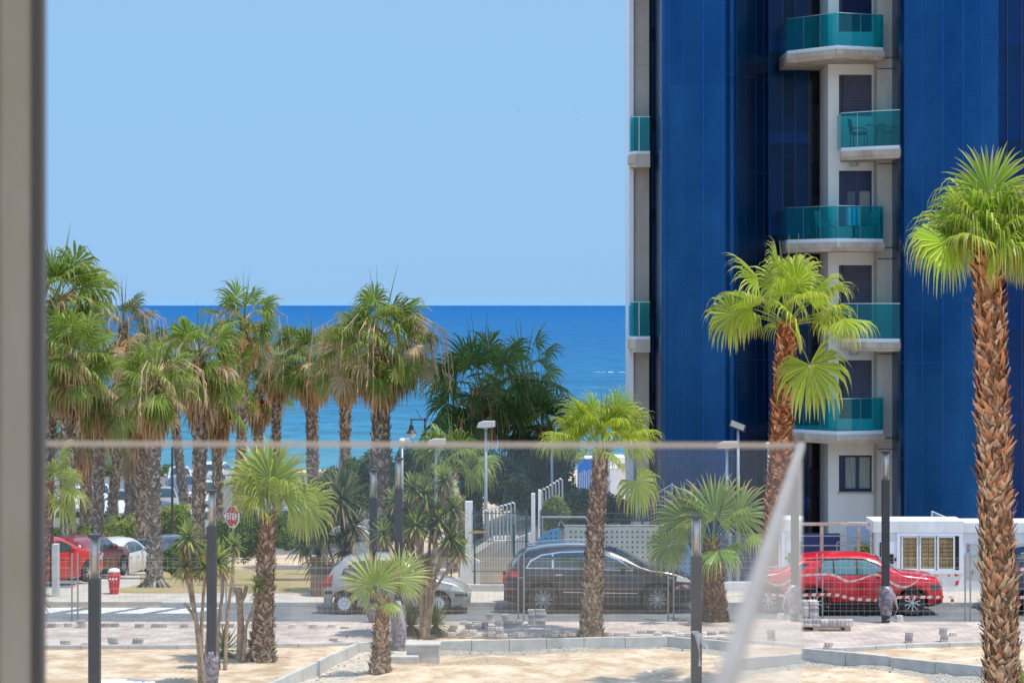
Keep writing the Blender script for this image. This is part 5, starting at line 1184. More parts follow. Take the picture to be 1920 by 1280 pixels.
def wrap(label, px, y0, y1, d, w, seed, m='film_d', ribbon=True, side=1):
    rr = random.Random(seed); k = MB(); x = X(px, d); z0, z1 = Z(y1, d), Z(y0, d); n = 12; prof = []
    vs = []; q = 16
    for i in range(n + 1):
        z = z0 + (z1 - z0) * i / n; t_ = i / n
        for j in range(q):
            a = 2 * math.pi * j / q; r = w * (1.0 + .35 * math.sin(math.pi * min(1, (1 - t_) * 1.1))) * (1 + .22 * noise.noise(Vector((math.cos(a) * 2, math.sin(a) * 2 + seed, z * 5)))) * 1.18
            vs.append((x + r * math.cos(a), d + r * math.sin(a), z + rr.uniform(-.012, .012)))
    fs = [(i * q + j, i * q + (j + 1) % q, (i + 1) * q + (j + 1) % q, (i + 1) * q + j) for i in range(n) for j in range(q)] + [tuple(range(n * q, n * q + q))]
    k.add(vs, fs); return single(k, 'plastic_wrap', M[m], label, 'plastic wrap')
def ribbon(label, pts, w, m='film', name='plastic_strip', cat='plastic strip', seed=1):
    k = MB(); rr = random.Random(seed); vs = []; pp = []
    for a, b_ in zip(pts, pts[1:]):
        for i in range(4): pp.append(Vector(a).lerp(Vector(b_), i / 4))
    pp.append(Vector(pts[-1]))
    for i, p in enumerate(pp):
        t_ = i / (len(pp) - 1); ww = w * (.55 + .45 * math.sin(1 + 5 * t_)) ; vs += [p + Vector((-ww / 2, rr.uniform(-.03, .03), 0)), p + Vector((0, rr.uniform(-.06, -.01), 0)), p + Vector((ww / 2, rr.uniform(-.03, .03), 0))]
    fs = []
    for i in range(len(pp) - 1):
        a = 3 * i; fs += [(a, a + 1, a + 4, a + 3), (a + 1, a + 2, a + 5, a + 4)]
    k.add(vs, fs); return single(k, name, M[m], label, cat)
wrap('crumpled plastic wrap round the foot of the column lamp left of the stop sign', 397, 1220, 1290, 48.4, .095, 1)
wrap('crumpled plastic wrap round the shorter column lamp', 700, 1130, 1163, 61.1, .11, 2)
wrap('long brown plastic wrap round the column lamp by the footing block', 747.5, 1135, 1222, 57, .12, 3)
wrap('torn plastic wrap on the column lamp before the red car', 1661, 1098, 1152, 61, .12, 4)
ribbon('white plastic strip trailing to the footing block', [P(746, 1125, 56.8), P(752, 1150, 56.6), P(762, 1195, 56.5), P(768, 1236, 56.4)], .13)
ribbon('white plastic strip blowing off the column lamp before the red car', [P(1664, 1100, 60.8), P(1676, 1115, 60.7), P(1683, 1140, 60.7), P(1676, 1156, 60.7), P(1664, 1162, 60.6)], .1)
ribbon('white plastic strip knotted on the column lamp before the short thick palm', [P(1302, 1182, 42.4), P(1308, 1190, 42.4), P(1311, 1220, 42.4), P(1312, 1248, 42.35)], .14)
ribbon('loose tail of the white strip blowing right from the column lamp', [P(1307, 1186, 42.4), P(1325, 1212, 42.4), P(1345, 1250, 42.3)], .14)
# floodlight poles
def flood(label, px, ytop, d, kind='box', hw_=.26, base=None, facing=1):
    x = X(px, d); zt = Z(ytop, d); zb = gz(x, d) if base is None else base
    t = thing('floodlight_pole', label, 'floodlight', (x, d, zb), 0, 'floodlight poles'); h = zt - zb
    k = MB(); k.tube([(0, 0, -.1), (0, 0, h * .5), (0, 0, h - .2)], [.055, .05, .04], 10); k.build('pole', M['grey'], t, smooth=True)
    if kind == 'box':
        k = MB(); pr = [(-hw_ * facing, h - .19), (-hw_ * .8 * facing, h - .06), (-hw_ * .3 * facing, h), (hw_ * facing, h), (hw_ * facing, h - .17), (hw_ * .2 * facing, h - .2)]
        k.slab_xz(pr, -.16, .16); k.build('lamp_head', M['galvw'], t, bevel=.01)
        k = MB(); k.box(-.06, .06, -.03, .03, h - .25, h - .19); k.build('bracket', M['grey'], t)
        k = MB(); k.box(-hw_ * .9, hw_ * .2, -.12, .12, h - .205, h - .192); k.build('lamp_glass', M['lampglass'], t)
    elif kind == 'tilt':
        k = MB(); k.obox((-.02, -.05, h - .1), Vector((.24, 0, -.10)), Vector((0, .07, -.02)), Vector((.03, -.02, .10))); k.build('lamp_head', M['dark'], t, bevel=.01)
        k = MB(); k.obox((-.03, -.13, h - .08), Vector((.20, 0, -.08)), Vector((0, .006, -.002)), Vector((.025, -.015, .08))); k.build('lamp_glass', M['lampglass'], t)
    elif kind == 'cam':
        k = MB(); k.lathe([(.0, h - .19), (.08, h - .16), (.10, h - .08), (.07, h - .01), (0, h)], 14, (0, -.02, 0)); k.build('dome_camera', M['white'], t, smooth=True)
        k = MB(); k.box(-.02, .22 * facing + .02 if facing > 0 else .02, -.05, .05, h - .12, h - .0) ; k.build('housing', M['galvw'], t, bevel=.015)
    else:
        k = MB(); k.box(-.05, .05, -.05, .05, h - .22, h); k.build('lamp_head', M['galvw'], t, bevel=.01)
    return t
M['galvw'] = mat('pale_metal', (.55, .52, .50), .5)
flood('floodlight pole rising in front of the dark dense palm', 911, 789, 73, hw_=.28)
flood('floodlight pole right of the tall camera pole, above the flowering yucca', 818, 822, 75, hw_=.30)
flood('thin white pole with a round camera beside the largest-crowned palm', 754, 821, 78, 'cam')
flood('thin grey pole before the dark evergreen mass', 1035, 811, 80, 'small')
flood('pole with a white box floodlight before the dark blue screen', 1363, 827, 71, hw_=.30, base=.0)
flood('taller pole with a tilted dark floodlight before the dark blue screen', 1384, 792, 72.5, 'tilt', base=.0)
flood('white camera pole just left of the leaning red-brown palm', 1441, 828, 71, 'cam', base=.0)
# park street lamps (thin dark poles) and the lantern
D = 150; x = X(797, D); zb = gz(x, D); t = thing('street_lantern', 'black street lantern with a bell shade hanging from an arm before the sea', 'street lamp', (x, D, zb)); h = Z(783, D) - zb
k = MB(); k.tube([(0, 0, 0), (0, 0, h)], [.09, .06], 8); k.tube([(0, 0, h - .1), (-.95, 0, h - .1)], .05, 6); k.tube([(-.2, 0, h - .1), (-.55, 0, h + .5)], .02, 5); k.build('pole', M['black'], t)
k = MB(); k.lathe([(.03, h - .1), (.05, h - .4), (.12, h - .45), (.17, h - .75), (.36, h - .95), (.34, h - .97)], 14, (-.85, 0, 0)); k.build('lamp_shade', M['black'], t)
k = MB(); k.lathe([(.28, h - .97), (.2, h - 1.2), (0, h - 1.28)], 12, (-.85, 0, 0)); k.build('lamp_glass', M['lampglass'], t)
for px, d, yt, lb in ((323, 110, 836, 'thin dark lamp post in front of the slim palm trunk'), (97, 75, 915, 'dark lamp post standing right beside the left wall')):
    k = MB(); x = X(px, d); k.tube([(x, d, gz(x, d)), (x, d, Z(yt, d))], [.07, .05], 8); single(k, 'lamp_post', M['dark'], lb, 'lamp post')
for px, d, yt, yb, lb in ((268, 175, 850, 930, 'pale flagless pole behind the hedge between two trunks'), (187, 185, 825, 872, 'thin pale pole on the beach front beside the person')):
    k = MB(); k.tube([(X(px, d), d, gz(X(px, d), d)), (X(px, d), d, Z(yt, d))], .07, 8); single(k, 'pole', M['white'], lb, 'pole')
# concrete pillar beside left wall
k = MB(); k.box(X(97, 66.2), X(108, 66.2), 66.2, 66.5, .12, Z(1020, 66.2)); single(k, 'concrete_pillar', M['kerb'], 'short concrete pillar on the pavement at the left edge', 'pillar', bevel=.01)
# stop sign
D = 66.4; x = X(436, D); t = thing('stop_sign', 'red octagonal stop sign on a thin grey post', 'road sign', (x, D, .12), R(-46)); zc = Z(968, D) - .12
k = MB(); k.tube([(0, .03, -.1), (0, .03, zc + .2)], .03, 8); k.build('post', M['galv'], t)
def octo(r): return [(r * math.cos(R(22.5 + 45 * i)), zc + r * math.sin(R(22.5 + 45 * i))) for i in range(8)]
k = MB(); k.slab_xz(octo(.325), -.012, 0); k.build('white_border', M['white'], t)
M['signred'] = mat('sign_red', (.55, .06, .05), .5); k = MB(); k.slab_xz(octo(.295), -.018, -.0125); k.build('red_face', M['signred'], t)
# block capitals built from bars
GL = {'S': ['111', '1..', '111', '..1', '111'], 'T': ['111', '.1.', '.1.', '.1.', '.1.'], 'O': ['111', '1.1', '1.1', '1.1', '111'], 'P': ['111', '1.1', '111', '1..', '1..']}
k = MB(); cw = .030; chh = .036
for i, ch in enumerate('STOP'):
    xo = -.235 + i * .122
    for r_, row in enumerate(GL[ch]):
        c_ = 0
        while c_ < 3:
            if row[c_] == '1':
                e = c_
                while e + 1 < 3 and row[e + 1] == '1': e += 1
                k.box(xo + c_ * cw, xo + (e + 1) * cw, -.022, -.019, zc + .06 - r_ * chh, zc + .06 - (r_ - 1) * chh); c_ = e + 1
            else: c_ += 1
k.build('lettering', M['white'], t)
k = MB(); k.box(.03, .13, -.022, -.019, zc - .27, zc - .20, c=(.8, .55, .02)); k.box(-.04, .04, -.022, -.019, zc - .19, zc - .13, c=(.35, .02, .02)); k.box(-.08, -.03, -.0215, -.019, zc - .2, zc - .15, c=(.3, .3, .45)); k.build('stickers', M['vcs'], t)
# hydrant
p = Vector((X(214, 66.9), 66.9, .12)); t = thing('fire_hydrant', 'red barrel-shaped fire hydrant with a white cap on the far pavement', 'hydrant', p)
k = MB(); k.lathe([(.13, 0), (.13, .03), (.125, .05), (.15, .25), (.175, .45), (.175, .56), (.15, .60)], 20); k.build('body', M['redpaint'], t, smooth=True)
k = MB(); k.lathe([(.165, .60), (.17, .64), (.13, .69), (.05, .715), (0, .72)], 20); k.build('cap', M['white'], t, smooth=True)
k = MB()
for a in (-.6, .0, .6): k.lathe([(.035, 0), (.035, .03)], 8, (0, 0, 0), 'Y'); n_ = len(k.v); k.v[n_ - 16:] = [(x_ + .14 * math.sin(a), y_ - .195 * math.cos(a), z_ + .43) for x_, y_, z_ in k.v[n_ - 16:]]
k.build('outlets', M['white'], t)

# ================= temporary fence on the near side of the road =================
FY = 61.6; FX = [X(px, FY) for px in (-139, 140, 419, 698, 977, 1258, 1537, 1815, 2094)]
lab = ['at the far left by the wall', 'behind the nearest column lamp, before the red hydrant', 'before the round-fronded palm and planter', 'before the silver hatchback', 'before the black SUV', 'between the black SUV and the red SUV', 'before the red SUV', 'at the right edge behind the tallest palm']
for i in range(8):
    xa, xb = FX[i] + .07, FX[i + 1] - .07; t = wthing('fence_panel', 'galvanised wire mesh site fence panel ' + lab[i], 'fence panel', ((xa + xb) / 2, FY, .02), 'site fence panels')
    H_ = 1.78; y = FY + (.05 if i % 2 else 0)
    for xx in (xa, xb):
        k = MB(); k.tube([(xx, y, .0), (xx, y, H_)], .021, 8); k.build('post', M['galv'], t)
    k = MB(); w = .0019
    n = int((xb - xa) / .15); hz_ = [.12, .30, .33, .50, .68, .86, .89, 1.05, 1.22, 1.40, 1.43, 1.58, 1.66]
    for j in range(1, n): xx = xa + (xb - xa) * j / n; k.box(xx - w, xx + w, y - w, y + w, .08, 1.70)
    for z in hz_: k.box(xa, xb, y - w - .004, y - w, z - w, z + w)
    k.build('wire_mesh', M['wire'], t)
    k = MB(); k.box(xb - .02, xb + .12, y - .03, y - .024, 1.15, 1.18); k.build('clamp', M['galv'], t)
# warning tapes
def tape(label, pts, w=.075, seed=0, faded=False):
    k = MB(); pp = [Vector(p_) for p_ in pts]; q = []
    for i in range(len(pp) - 1):
        p0 = pp[max(i - 1, 0)]; p1 = pp[i]; p2 = pp[i + 1]; p3 = pp[min(i + 2, len(pp) - 1)]; m = max(2, int((p2 - p1).length / .05))
        for j in range(m):
            u = j / m; q.append(.5 * ((2 * p1) + (p2 - p0) * u + (2 * p0 - 5 * p1 + 4 * p2 - p3) * u * u + (3 * p1 - p0 - 3 * p2 + p3) * u ** 3))
    q.append(pp[-1]); s = 0
    for i in range(len(q) - 1):
        a, b_ = q[i], q[i + 1]; up = Vector((0, .01 * math.sin(i * .7), 1)) if abs((b_ - a).normalized().z) < .8 else Vector((1, 0, .2)); up = up.normalized() * w / 2
        sl_ = .03; c = (.52, .06, .05) if int(s / .1) % 2 else (.62, .55, .50)
        if faded: c = cmix(c, (.62, .50, .44), .6)
        k.add([a - up, b_ - up, b_ + up + Vector((sl_, 0, 0)), a + up + Vector((sl_, 0, 0))], [(0, 1, 2, 3)], 0, c); s += (b_ - a).length
    return single(k, 'warning_tape', M['vcs'], label, 'warning tape')
ty = 61.52
def T(px, py): return P(px, py, ty)
tape('red and white tape stretched low along the fence before the red SUV', [T(1415, 1118), T(1500, 1115), T(1560, 1114), T(1600, 1122), T(1650, 1124), T(1690, 1119), T(1768, 1119)])
tape('slack pink and white tape looping across the doors of the red SUV', [T(1495, 1080), T(1516, 1077), T(1560, 1077), T(1588, 1089), T(1612, 1085), T(1635, 1077), T(1650, 1079), T(1680, 1097), T(1700, 1099), T(1715, 1091), T(1732, 1077), T(1765, 1080)], .06, faded=True)
tape('short torn tape fluttering right of the red SUV', [T(1765, 1080), T(1780, 1078), T(1792, 1077), T(1794, 1088), T(1791, 1100)], .06)
tape('small scrap of tape hanging on the fence right of the red SUV', [T(1777, 1119), T(1783, 1119), T(1785, 1131)], .06)
tape('upper red and white tape at the right edge beyond the tallest palm', [T(1880, 1067), T(1930, 1067), T(1990, 1069)], .08)
tape('lower red and white tape at the right edge beyond the tallest palm', [T(1880, 1120), T(1930, 1119), T(1990, 1120)], .08)
tape('short tape scrap draped at the bumper of the black SUV', [T(1266, 1103), T(1276, 1097), T(1290, 1100), T(1297, 1105)], .06)

# ================= paving blocks =================
BC = [(.46, .40, .36), (.55, .48, .44), (.40, .36, .33), (.62, .57, .52)]
rr = random.Random(77)
def stack(px, py, nw, nh, label, group, z=.10, l=.20, h=.075, dpt=.13, jit=.02, front=None):
    p = G(px, py, z)
    for j in range(nh):
        for i in range(nw):
            k = MB(); c = cmul(rr.choice(BC), rr.uniform(.8, 1.15)); x_ = (i - (nw - 1) / 2) * (l + .012) + rr.uniform(-jit, jit)
            k.box(-l / 2, l / 2, -dpt / 2, dpt / 2, 0, h - .003, 0, c); o = k.build('paving_block', M['vc'], bevel=.006)
            o.location = (p.x + x_, p.y + dpt / 2 + rr.uniform(-.02, .02), z + j * h + .001); o.rotation_euler = (0, 0, rr.uniform(-.15, .15) if nh < 3 else rr.uniform(-.05, .05)); tag(o, label, 'paving block', group)
lb = 'grey paving block in the loose row along the road edge at the left'; gp = 'loose row of paving blocks at left'
for px, py, nw, nh in ((97, 1176, 1, 1), (118, 1175, 2, 1), (152, 1176, 1, 2), (205, 1175, 2, 1), (262, 1176, 1, 1), (298, 1176, 2, 1), (345, 1176, 1, 1), (372, 1176, 1, 1), (388, 1176, 1, 1), (420, 1175, 1, 1), (432, 1176, 1, 1), (465, 1177, 1, 1), (512, 1176, 1, 1), (550, 1177, 1, 1), (588, 1177, 1, 1)):
    stack(px, py, nw, nh, lb, gp, h=.09)
for px, py, nh in ((212, 1210, 3), (257, 1211, 3), (122, 1211, 2), (160, 1211, 1)): stack(px, py, 1, nh, {212: 'paving block in the three-high pile at the kerb strip, right of the nearest column lamp', 257: 'paving block in the three-high pile nearest the left yuccas', 122: 'paving block in the low pile at the far left of the kerb strip', 160: 'single paving block on the kerb strip behind the nearest column lamp'}[px], {212: 'left kerb pile', 257: 'second kerb pile', 122: 'far left kerb pile'}.get(px), h=.07, l=.24)
stack(622, 1176, 1, 1, 'pale paving block lying left of the young palm', None); stack(647, 1178, 1, 1, 'flat white paving block left of the young palm', None, h=.05); stack(624, 1201, 1, 1, 'half buried paving block on the sand left of the kerb corner', None, h=.06, z=.1)
lb = 'paving block in the scattered small piles left of the palm before the black car'; gp = 'scattered block piles'
for px, py, nw, nh in ((826, 1171, 1, 2), (869, 1170, 1, 1), (892, 1170, 1, 1), (849, 1184, 1, 2), (887, 1180, 2, 2), (908, 1178, 1, 2), (915, 1179, 1, 1), (920, 1168, 1, 3), (942, 1176, 2, 2), (948, 1163, 1, 2), (965, 1174, 2, 2), (878, 1193, 2, 2), (930, 1194, 2, 3), (855, 1192, 2, 1), (905, 1193, 2, 1), (968, 1194, 4, 1), (1013, 1194, 4, 1), (1048, 1193, 2, 2), (1072, 1192, 1, 1)):
    stack(px, py, nw, nh, lb, gp, h=.08, l=.19)
lb = 'block in the taller leaning pile behind the black car fence foot'; stack(996, 1170, 1, 5, lb, 'taller pile', h=.075, l=.16); stack(1013, 1170, 1, 5, lb, 'taller pile', h=.075, l=.26)
lb = 'paving block lying in the row on the kerb between the two palms in the middle'; gp = 'row of blocks right of centre'
for px, py, nw, nh in ((1150, 1191, 2, 1), (1176, 1191, 1, 1), (1212, 1187, 2, 1), (1255, 1188, 2, 1), (1285, 1192, 2, 1), (1325, 1190, 2, 1), (1345, 1198, 2, 1), (1365, 1188, 2, 1), (1235, 1191, 1, 1)): stack(px, py, nw, nh, lb, gp, h=.07)
stack(1605, 1210 - 14, 1, 1, 'x', None) if False else None
for px, py, nh, lb in ((1706, 1205, 3, 'paving block in the narrow upright pile on the right paving'), (1770, 1203, 4, 'paving block in the highest pile on the right paving'), (1788, 1192, 1, 'lone paving block beside the highest right pile'), (1553, 1218, 2, 'paving block in the pair on the kerb below the pallet'), (1688, 1166, 2, 'paving block beside the column lamp before the red car'), (1394, 1202, 3, 'paving block pile seen through the side glass')):
    stack(px, py, 1, nh, lb, lb.replace('paving block', 'blocks') if nh > 1 else None, h=.085, l=.17)
# pallet with blocks
p = G(1530, 1183, .1); t = wthing('pallet', 'wooden pallet on the paving below the rear of the red SUV', 'pallet', p)
k = MB()
for i in range(5): k.box(p.x - .85, p.x + .85, p.y + i * .2, p.y + i * .2 + .12, .20, .222)
k.build('deck_boards', M['pallet'], t); k = MB()
for i in range(3): k.box(p.x - .85 + i * .78, p.x - .85 + i * .78 + .14, p.y, p.y + .92, .122, .198)
k.build('blocks', M['pallet'], t); k = MB(); k.box(p.x - .85, p.x + .85, p.y, p.y + .1, .1, .12); k.box(p.x - .85, p.x + .85, p.y + .82, p.y + .92, .1, .12); k.build('bottom_boards', M['pallet'], t)
for j in range(2):
    for i in range(9): 
        k = MB(); x_ = p.x - .88 + i * .2; k.box(-.094, .094, -.1, .1, 0, .078, 0, cmul(rr.choice(BC), rr.uniform(.85, 1.15))); o = k.build('paving_block', M['vc'], bevel=.006); o.location = (x_ + .1 + j * .0, p.y + .08 + rr.uniform(-.01, .01), .224 + j * .08); tag(o, 'paving block in the low front row on the pallet', 'paving block', 'front row on pallet')
for j in range(6):
    for i in range(4):
        k = MB(); x_ = p.x - .85 + i * .24; k.box(-.115, .115, -.2, .2, 0, .093, 0, cmul(rr.choice(BC), rr.uniform(.85, 1.15))); o = k.build('paving_block', M['vc'], bevel=.006); o.location = (x_ + .13, p.y + .55 + rr.uniform(-.01, .01), .224 + j * .095); tag(o, 'paving block in the tall back stack on the pallet', 'paving block', 'back stack on pallet')
# small stones on the sand and gravel
k = MB(); rr = random.Random(9)
for i in range(1100):
    x_ = rr.uniform(-11, 14); y_ = rr.uniform(51, 59); ks = kerb_side(x_, y_)
    inb = -1.0 < ks < -.05
    if not inb and rr.random() < .86: continue
    s_ = rr.uniform(.008, .03) * (1.3 if inb else .8); z_ = near_h(x_, y_) + s_ * .2; c = cmul((.38, .34, .29) if inb else (.45, .33, .22), rr.uniform(.5, 1.3))
    vs = [Vector((a, b_, c_)) * s_ * rr.uniform(.6, 1.3) + Vector((x_, y_, z_)) for a, b_, c_ in ((1, 0, 0), (0, 1, 0), (-1, 0, 0), (0, -1, 0), (0, 0, .8), (0, 0, -.8))]
    k.add(vs, [(0, 1, 4), (1, 2, 4), (2, 3, 4), (3, 0, 4), (1, 0, 5), (2, 1, 5), (3, 2, 5), (0, 3, 5)], 0, c)
k.build('stones', M['vc'], kind='stuff')
# ================= booth, fences and walls beyond the pavement =================
D = 67.4
x0, x1 = X(1640, D), X(2150, D); zt0, zt1 = Z(998, D), Z(979, D)
bt = wthing('concierge_booth', 'low white booth with a row of mailboxes behind sliding windows', 'booth', ((x0 + x1) / 2, D, .12))
wx0, wx1 = X(1688, D), X(1798, D); wz0, wz1 = Z(1068, D), Z(1004, D)
k = MB(); k.box(x0 + .05, wx0, D, D + .2, .0, zt0); k.box(wx1, x1, D, D + .2, 0, zt0); k.box(wx0, wx1, D, D + .2, 0, wz0); k.box(wx0, wx1, D, D + .2, wz1, zt0); k.box(x0 + .05, x1, D + .8, D + 1.2, 0, zt0); k.box(x0 + .05, x0 + .25, D + .2, D + .8, 0, zt0)
k.build('wall', M['white'], bt)
k = MB(); k.box(x0 - .05, X(1808, D), D - .05, D + 1.3, zt0 + .002, zt1 + .05); k.box(X(1808, D) + .002, x1, D - .05, D + 1.3, zt0 + .002, zt1); k.build('roof', M['white'], bt, bevel=.01)
# mailboxes
k = MB(); rr = random.Random(4); n = 8; m_ = 8; cw = (wx1 - wx0 - .12) / m_; chh = (wz1 - wz0) / n
mb_ = MB(); sl2 = MB()
for i in range(m_):
    for j in range(n):
        xa = wx0 + .04 + i * cw; za = wz0 + .03 + j * (chh * .98)
        mb_.box(xa + .008, xa + cw - .008, D + .05, D + .15, za, za + chh * .84, 0, cmul((.90, .56, .24), rr.uniform(.8, 1.08)))
        sl2.box(xa + cw * .6, xa + cw * .8, D + .042, D + .049, za + chh * .3, za + chh * .38)
mb_.build('mailboxes', M['vcs'], bt); sl2.build('name_slots', M['black'], bt)
k = MB(); k.box(wx0, wx1, D + .16, D + .18, wz0, wz1); k.build('shelf_back', M['offwhite'], bt)
for i, (a, b_) in enumerate(((1690, 1722), (1724, 1755), (1757, 1790))):
    xa, xb = X(a, D), X(b_, D); y = D - .01 - (.03 if i == 2 else 0); f_ = .045; k = MB()
    k.box(xa, xb, y, y + .04, wz0, wz0 + f_); k.box(xa, xb, y, y + .04, wz1 - f_, wz1); k.box(xa, xa + f_, y, y + .04, wz0 + f_, wz1 - f_); k.box(xb - f_, xb, y, y + .04, wz0 + f_, wz1 - f_)
    w = k.build('sliding_window', M['pvc'], bt); k = MB(); k.box(xa + f_, xb - f_, y + .015, y + .02, wz0 + f_, wz1 - f_); k.build('pane', M['clear'] if 'clear' in M else M.setdefault('clear', mat_glass('clear_glass', (.88, .9, .9), .6, dust=.03)), w)
k = MB(); f_ = .05; k.box(wx0 - .1, wx1 + .1, D - .045, D - .001, wz0 - .1, wz0 - .002); k.box(wx0 - .1, wx1 + .1, D - .045, D - .001, wz1 + .002, wz1 + .1); k.box(wx0 - .1, wx0 - .002, D - .045, D - .001, wz0 - .002, wz1 + .002); k.box(wx1 + .002, wx1 + .1, D - .045, D - .001, wz0 - .002, wz1 + .002); k.build('outer_frame', M['pvc'], bt)
k = MB(); k.box(X(1791, D), X(1796, D), D - .02, D - .002, wz0, wz1 - .02); k.build('dark_gap', M['black'], bt)
# small door with grid window and keypad
k = MB(); k.box(X(1648, D), X(1682, D), D - .02, D - .001, .2, Z(1014, D)); dr = k.build('door', M['pvc'], bt)
k = MB(); k.box(X(1649, D), X(1660, D), D - .035, D - .021, Z(1046, D), Z(1016, D)); k.build('door_grille', M['black'], dr)
k = MB()
for i in range(4): k.box(X(1651.5, D), X(1658, D), D - .04, D - .036, Z(1023 + i * 7, D), Z(1018 + i * 7, D))
k.build('door_panes', M['offwhite'], dr)
k = MB(); k.box(X(1668, D), X(1675, D), D - .05, D - .021, Z(1056, D), Z(1038, D)); k.build('keypad', M['black'], dr); k = MB(); k.box(X(1677, D), X(1680, D), D - .05, D - .021, Z(1051, D), Z(1045, D)); k.build('lock', M['black'], dr)
# sign above the window: two small shields and a line of lettering
k = MB(); zc = Z(996.5, D)
k.box(X(1707, D), X(1713, D), D - .016, D - .001, zc - .032, zc + .032, c=(.5, .06, .05)); k.box(X(1714, D), X(1719, D), D - .016, D - .001, zc - .03, zc + .03, c=(.65, .45, .04)); k.box(X(1720, D), X(1777, D), D - .012, D - .001, zc - .03, zc + .022, c=(.72, .52, .36))
k.build('sign_board', M['vcs'], bt)
def text(body, loc, size, m, parent, name='lettering', rz=0):
    c = bpy.data.curves.new(name, 'FONT'); c.body = body; c.size = size; c.extrude = .002; c.align_x = 'LEFT'; o = bpy.data.objects.new(name, c); COL.objects.link(o)
    c.materials.append(m); bpy.context.view_layer.update(); me_ = bpy.data.meshes.new_from_object(o); bpy.data.objects.remove(o); o = bpy.data.objects.new(name, me_); COL.objects.link(o); o.rotation_euler = (R(90), 0, rz); o.parent = parent; org = ORG.get(parent.name, Vector((0, 0, 0))); o.location = Vector(loc) - org
    return o
text('La Mar Terra Nº 1', (X(1732.5, D), D - .02, zc - .022), .066, M['black'], bt)
text('Residencial', (X(1740, D), D - .004, Z(1001.8, D)), .03, M['grey'], bt)
# electricity cabinets
for i, (a, b_) in enumerate(((1812, 1868), (1870, 1990))):
    t = wthing('meter_cabinet', ['grey electricity cabinet door with a yellow warning triangle, left of the tallest palm trunk', 'grey electricity cabinet doors right of the tallest palm trunk'][i], 'cabinet', (X((a + b_) / 2, D), D - .03, .5))
    xa, xb = X(a, D), X(b_, D); za, zb = Z(1087, D), Z(1017, D)
    k = MB(); k.box(xa, xb, D - .03, D - .003, za, zb); k.build('door', M['cab'] if 'cab' in M else M.setdefault('cab', mat('cabinet_grey', (.42, .44, .43), .5, col2=(.50, .51, .49), scale=3)), t, bevel=.006)
    k = MB(); k.box((xa + xb) / 2 + .1, (xa + xb) / 2 + .35, D - .036, D - .031, za + .58, za + .70)
    for q in range(5): k.box(xa + .08 + q * .05, xa + .1 + q * .05, D - .036, D - .031, zb - .4, zb - .34)
    k.build('vents', M['grey'], t)
    if i == 0:
        k = MB(); cx, cz = X(1835.5, D), Z(1051, D); k.slab_xz([(cx - .06, cz - .05), (cx + .06, cz - .05), (cx, cz + .06)], D - .042, D - .031, c=(.75, .45, .02)); k.build('warning_triangle', M['vcs'], t)
        k = MB(); k.slab_xz([(cx - .008, cz - .03), (cx + .012, cz + .0), (cx + .0, cz + .0), (cx + .01, cz + .035), (cx - .012, cz + .005), (cx + .0, cz + .003)], D - .045, D - .0425); k.build('bolt_symbol', M['black'], t)
        k = MB(); k.box(xa + .02, xa + .09, D - .038, D - .031, zb - .13, zb - .03, c=(.55, .15, .12)); k.box(xa + .02, xa + .09, D - .038, D - .031, zb - .24, zb - .16, c=(.1, .25, .5)); k.build('stickers', M['vcs'], t)
    k = MB()
    for q in range(2): k.box(xa + .12 + q * .28, xa + .19 + q * .28, D - .05, D - .031, za + .18, za + .28)
    k.build('latches', M['galv'], t)
# left white block reflected / booth's neighbour: rusty frame gate
t = wthing('site_gate', 'rusty primed steel frame with thin rails left of the booth', 'gate', (X(1590, 67.9), 67.9, .12)); y = 67.9
k = MB()
for px in (1541, 1610, 1638): k.box(X(px - 3, y), X(px + 3, y), y, y + .09, .1, Z(985, y))
k.box(X(1440, y), X(1638, y), y - .005, y + .095, Z(985, y), Z(981, y) + .02); k.build('steel_frame', M['rust'], t)
k = MB()
for py in (1004, 1022, 1040): k.box(X(1440, y), X(1640, y), y - .03, y - .006, Z(py + 1, y), Z(py - 1, y))
for px in (1572, 1596): k.box(X(px - .8, y), X(px + .8, y), y + .3, y + .33, .1, Z(1019, y))
k.box(X(1572, y), X(1636, y), y + .3, y + .33, Z(1019, y), Z(1017, y)); k.build('rails', M['galv'], t)
k = MB(); k.box(X(1590, 69.5), X(1642, 69.5), 69.5, 69.7, .1, Z(979, 69.5)); single(k, 'garden_wall', M['blue_wall'], 'pale blue garden wall behind the rusty gate frame', 'wall')
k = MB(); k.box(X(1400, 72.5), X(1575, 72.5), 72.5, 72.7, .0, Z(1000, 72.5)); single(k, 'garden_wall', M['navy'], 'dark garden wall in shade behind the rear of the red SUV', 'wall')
# low pale wall under the lattice fence
k = MB(); k.box(X(1290, 67.3), X(1640, 67.3), 67.3, 67.5, .0, Z(1091, 67.3)); single(k, 'low_wall', M['white'], 'low white base wall between the black SUV and the red SUV', 'wall')
k = MB(); k.box(X(600, 67.5), X(1010, 67.5), 67.5, 67.7, .0, Z(1096, 67.5)); single(k, 'low_wall', M['kerb'], 'low concrete base wall behind the silver hatchback and the tail of the black SUV', 'wall')
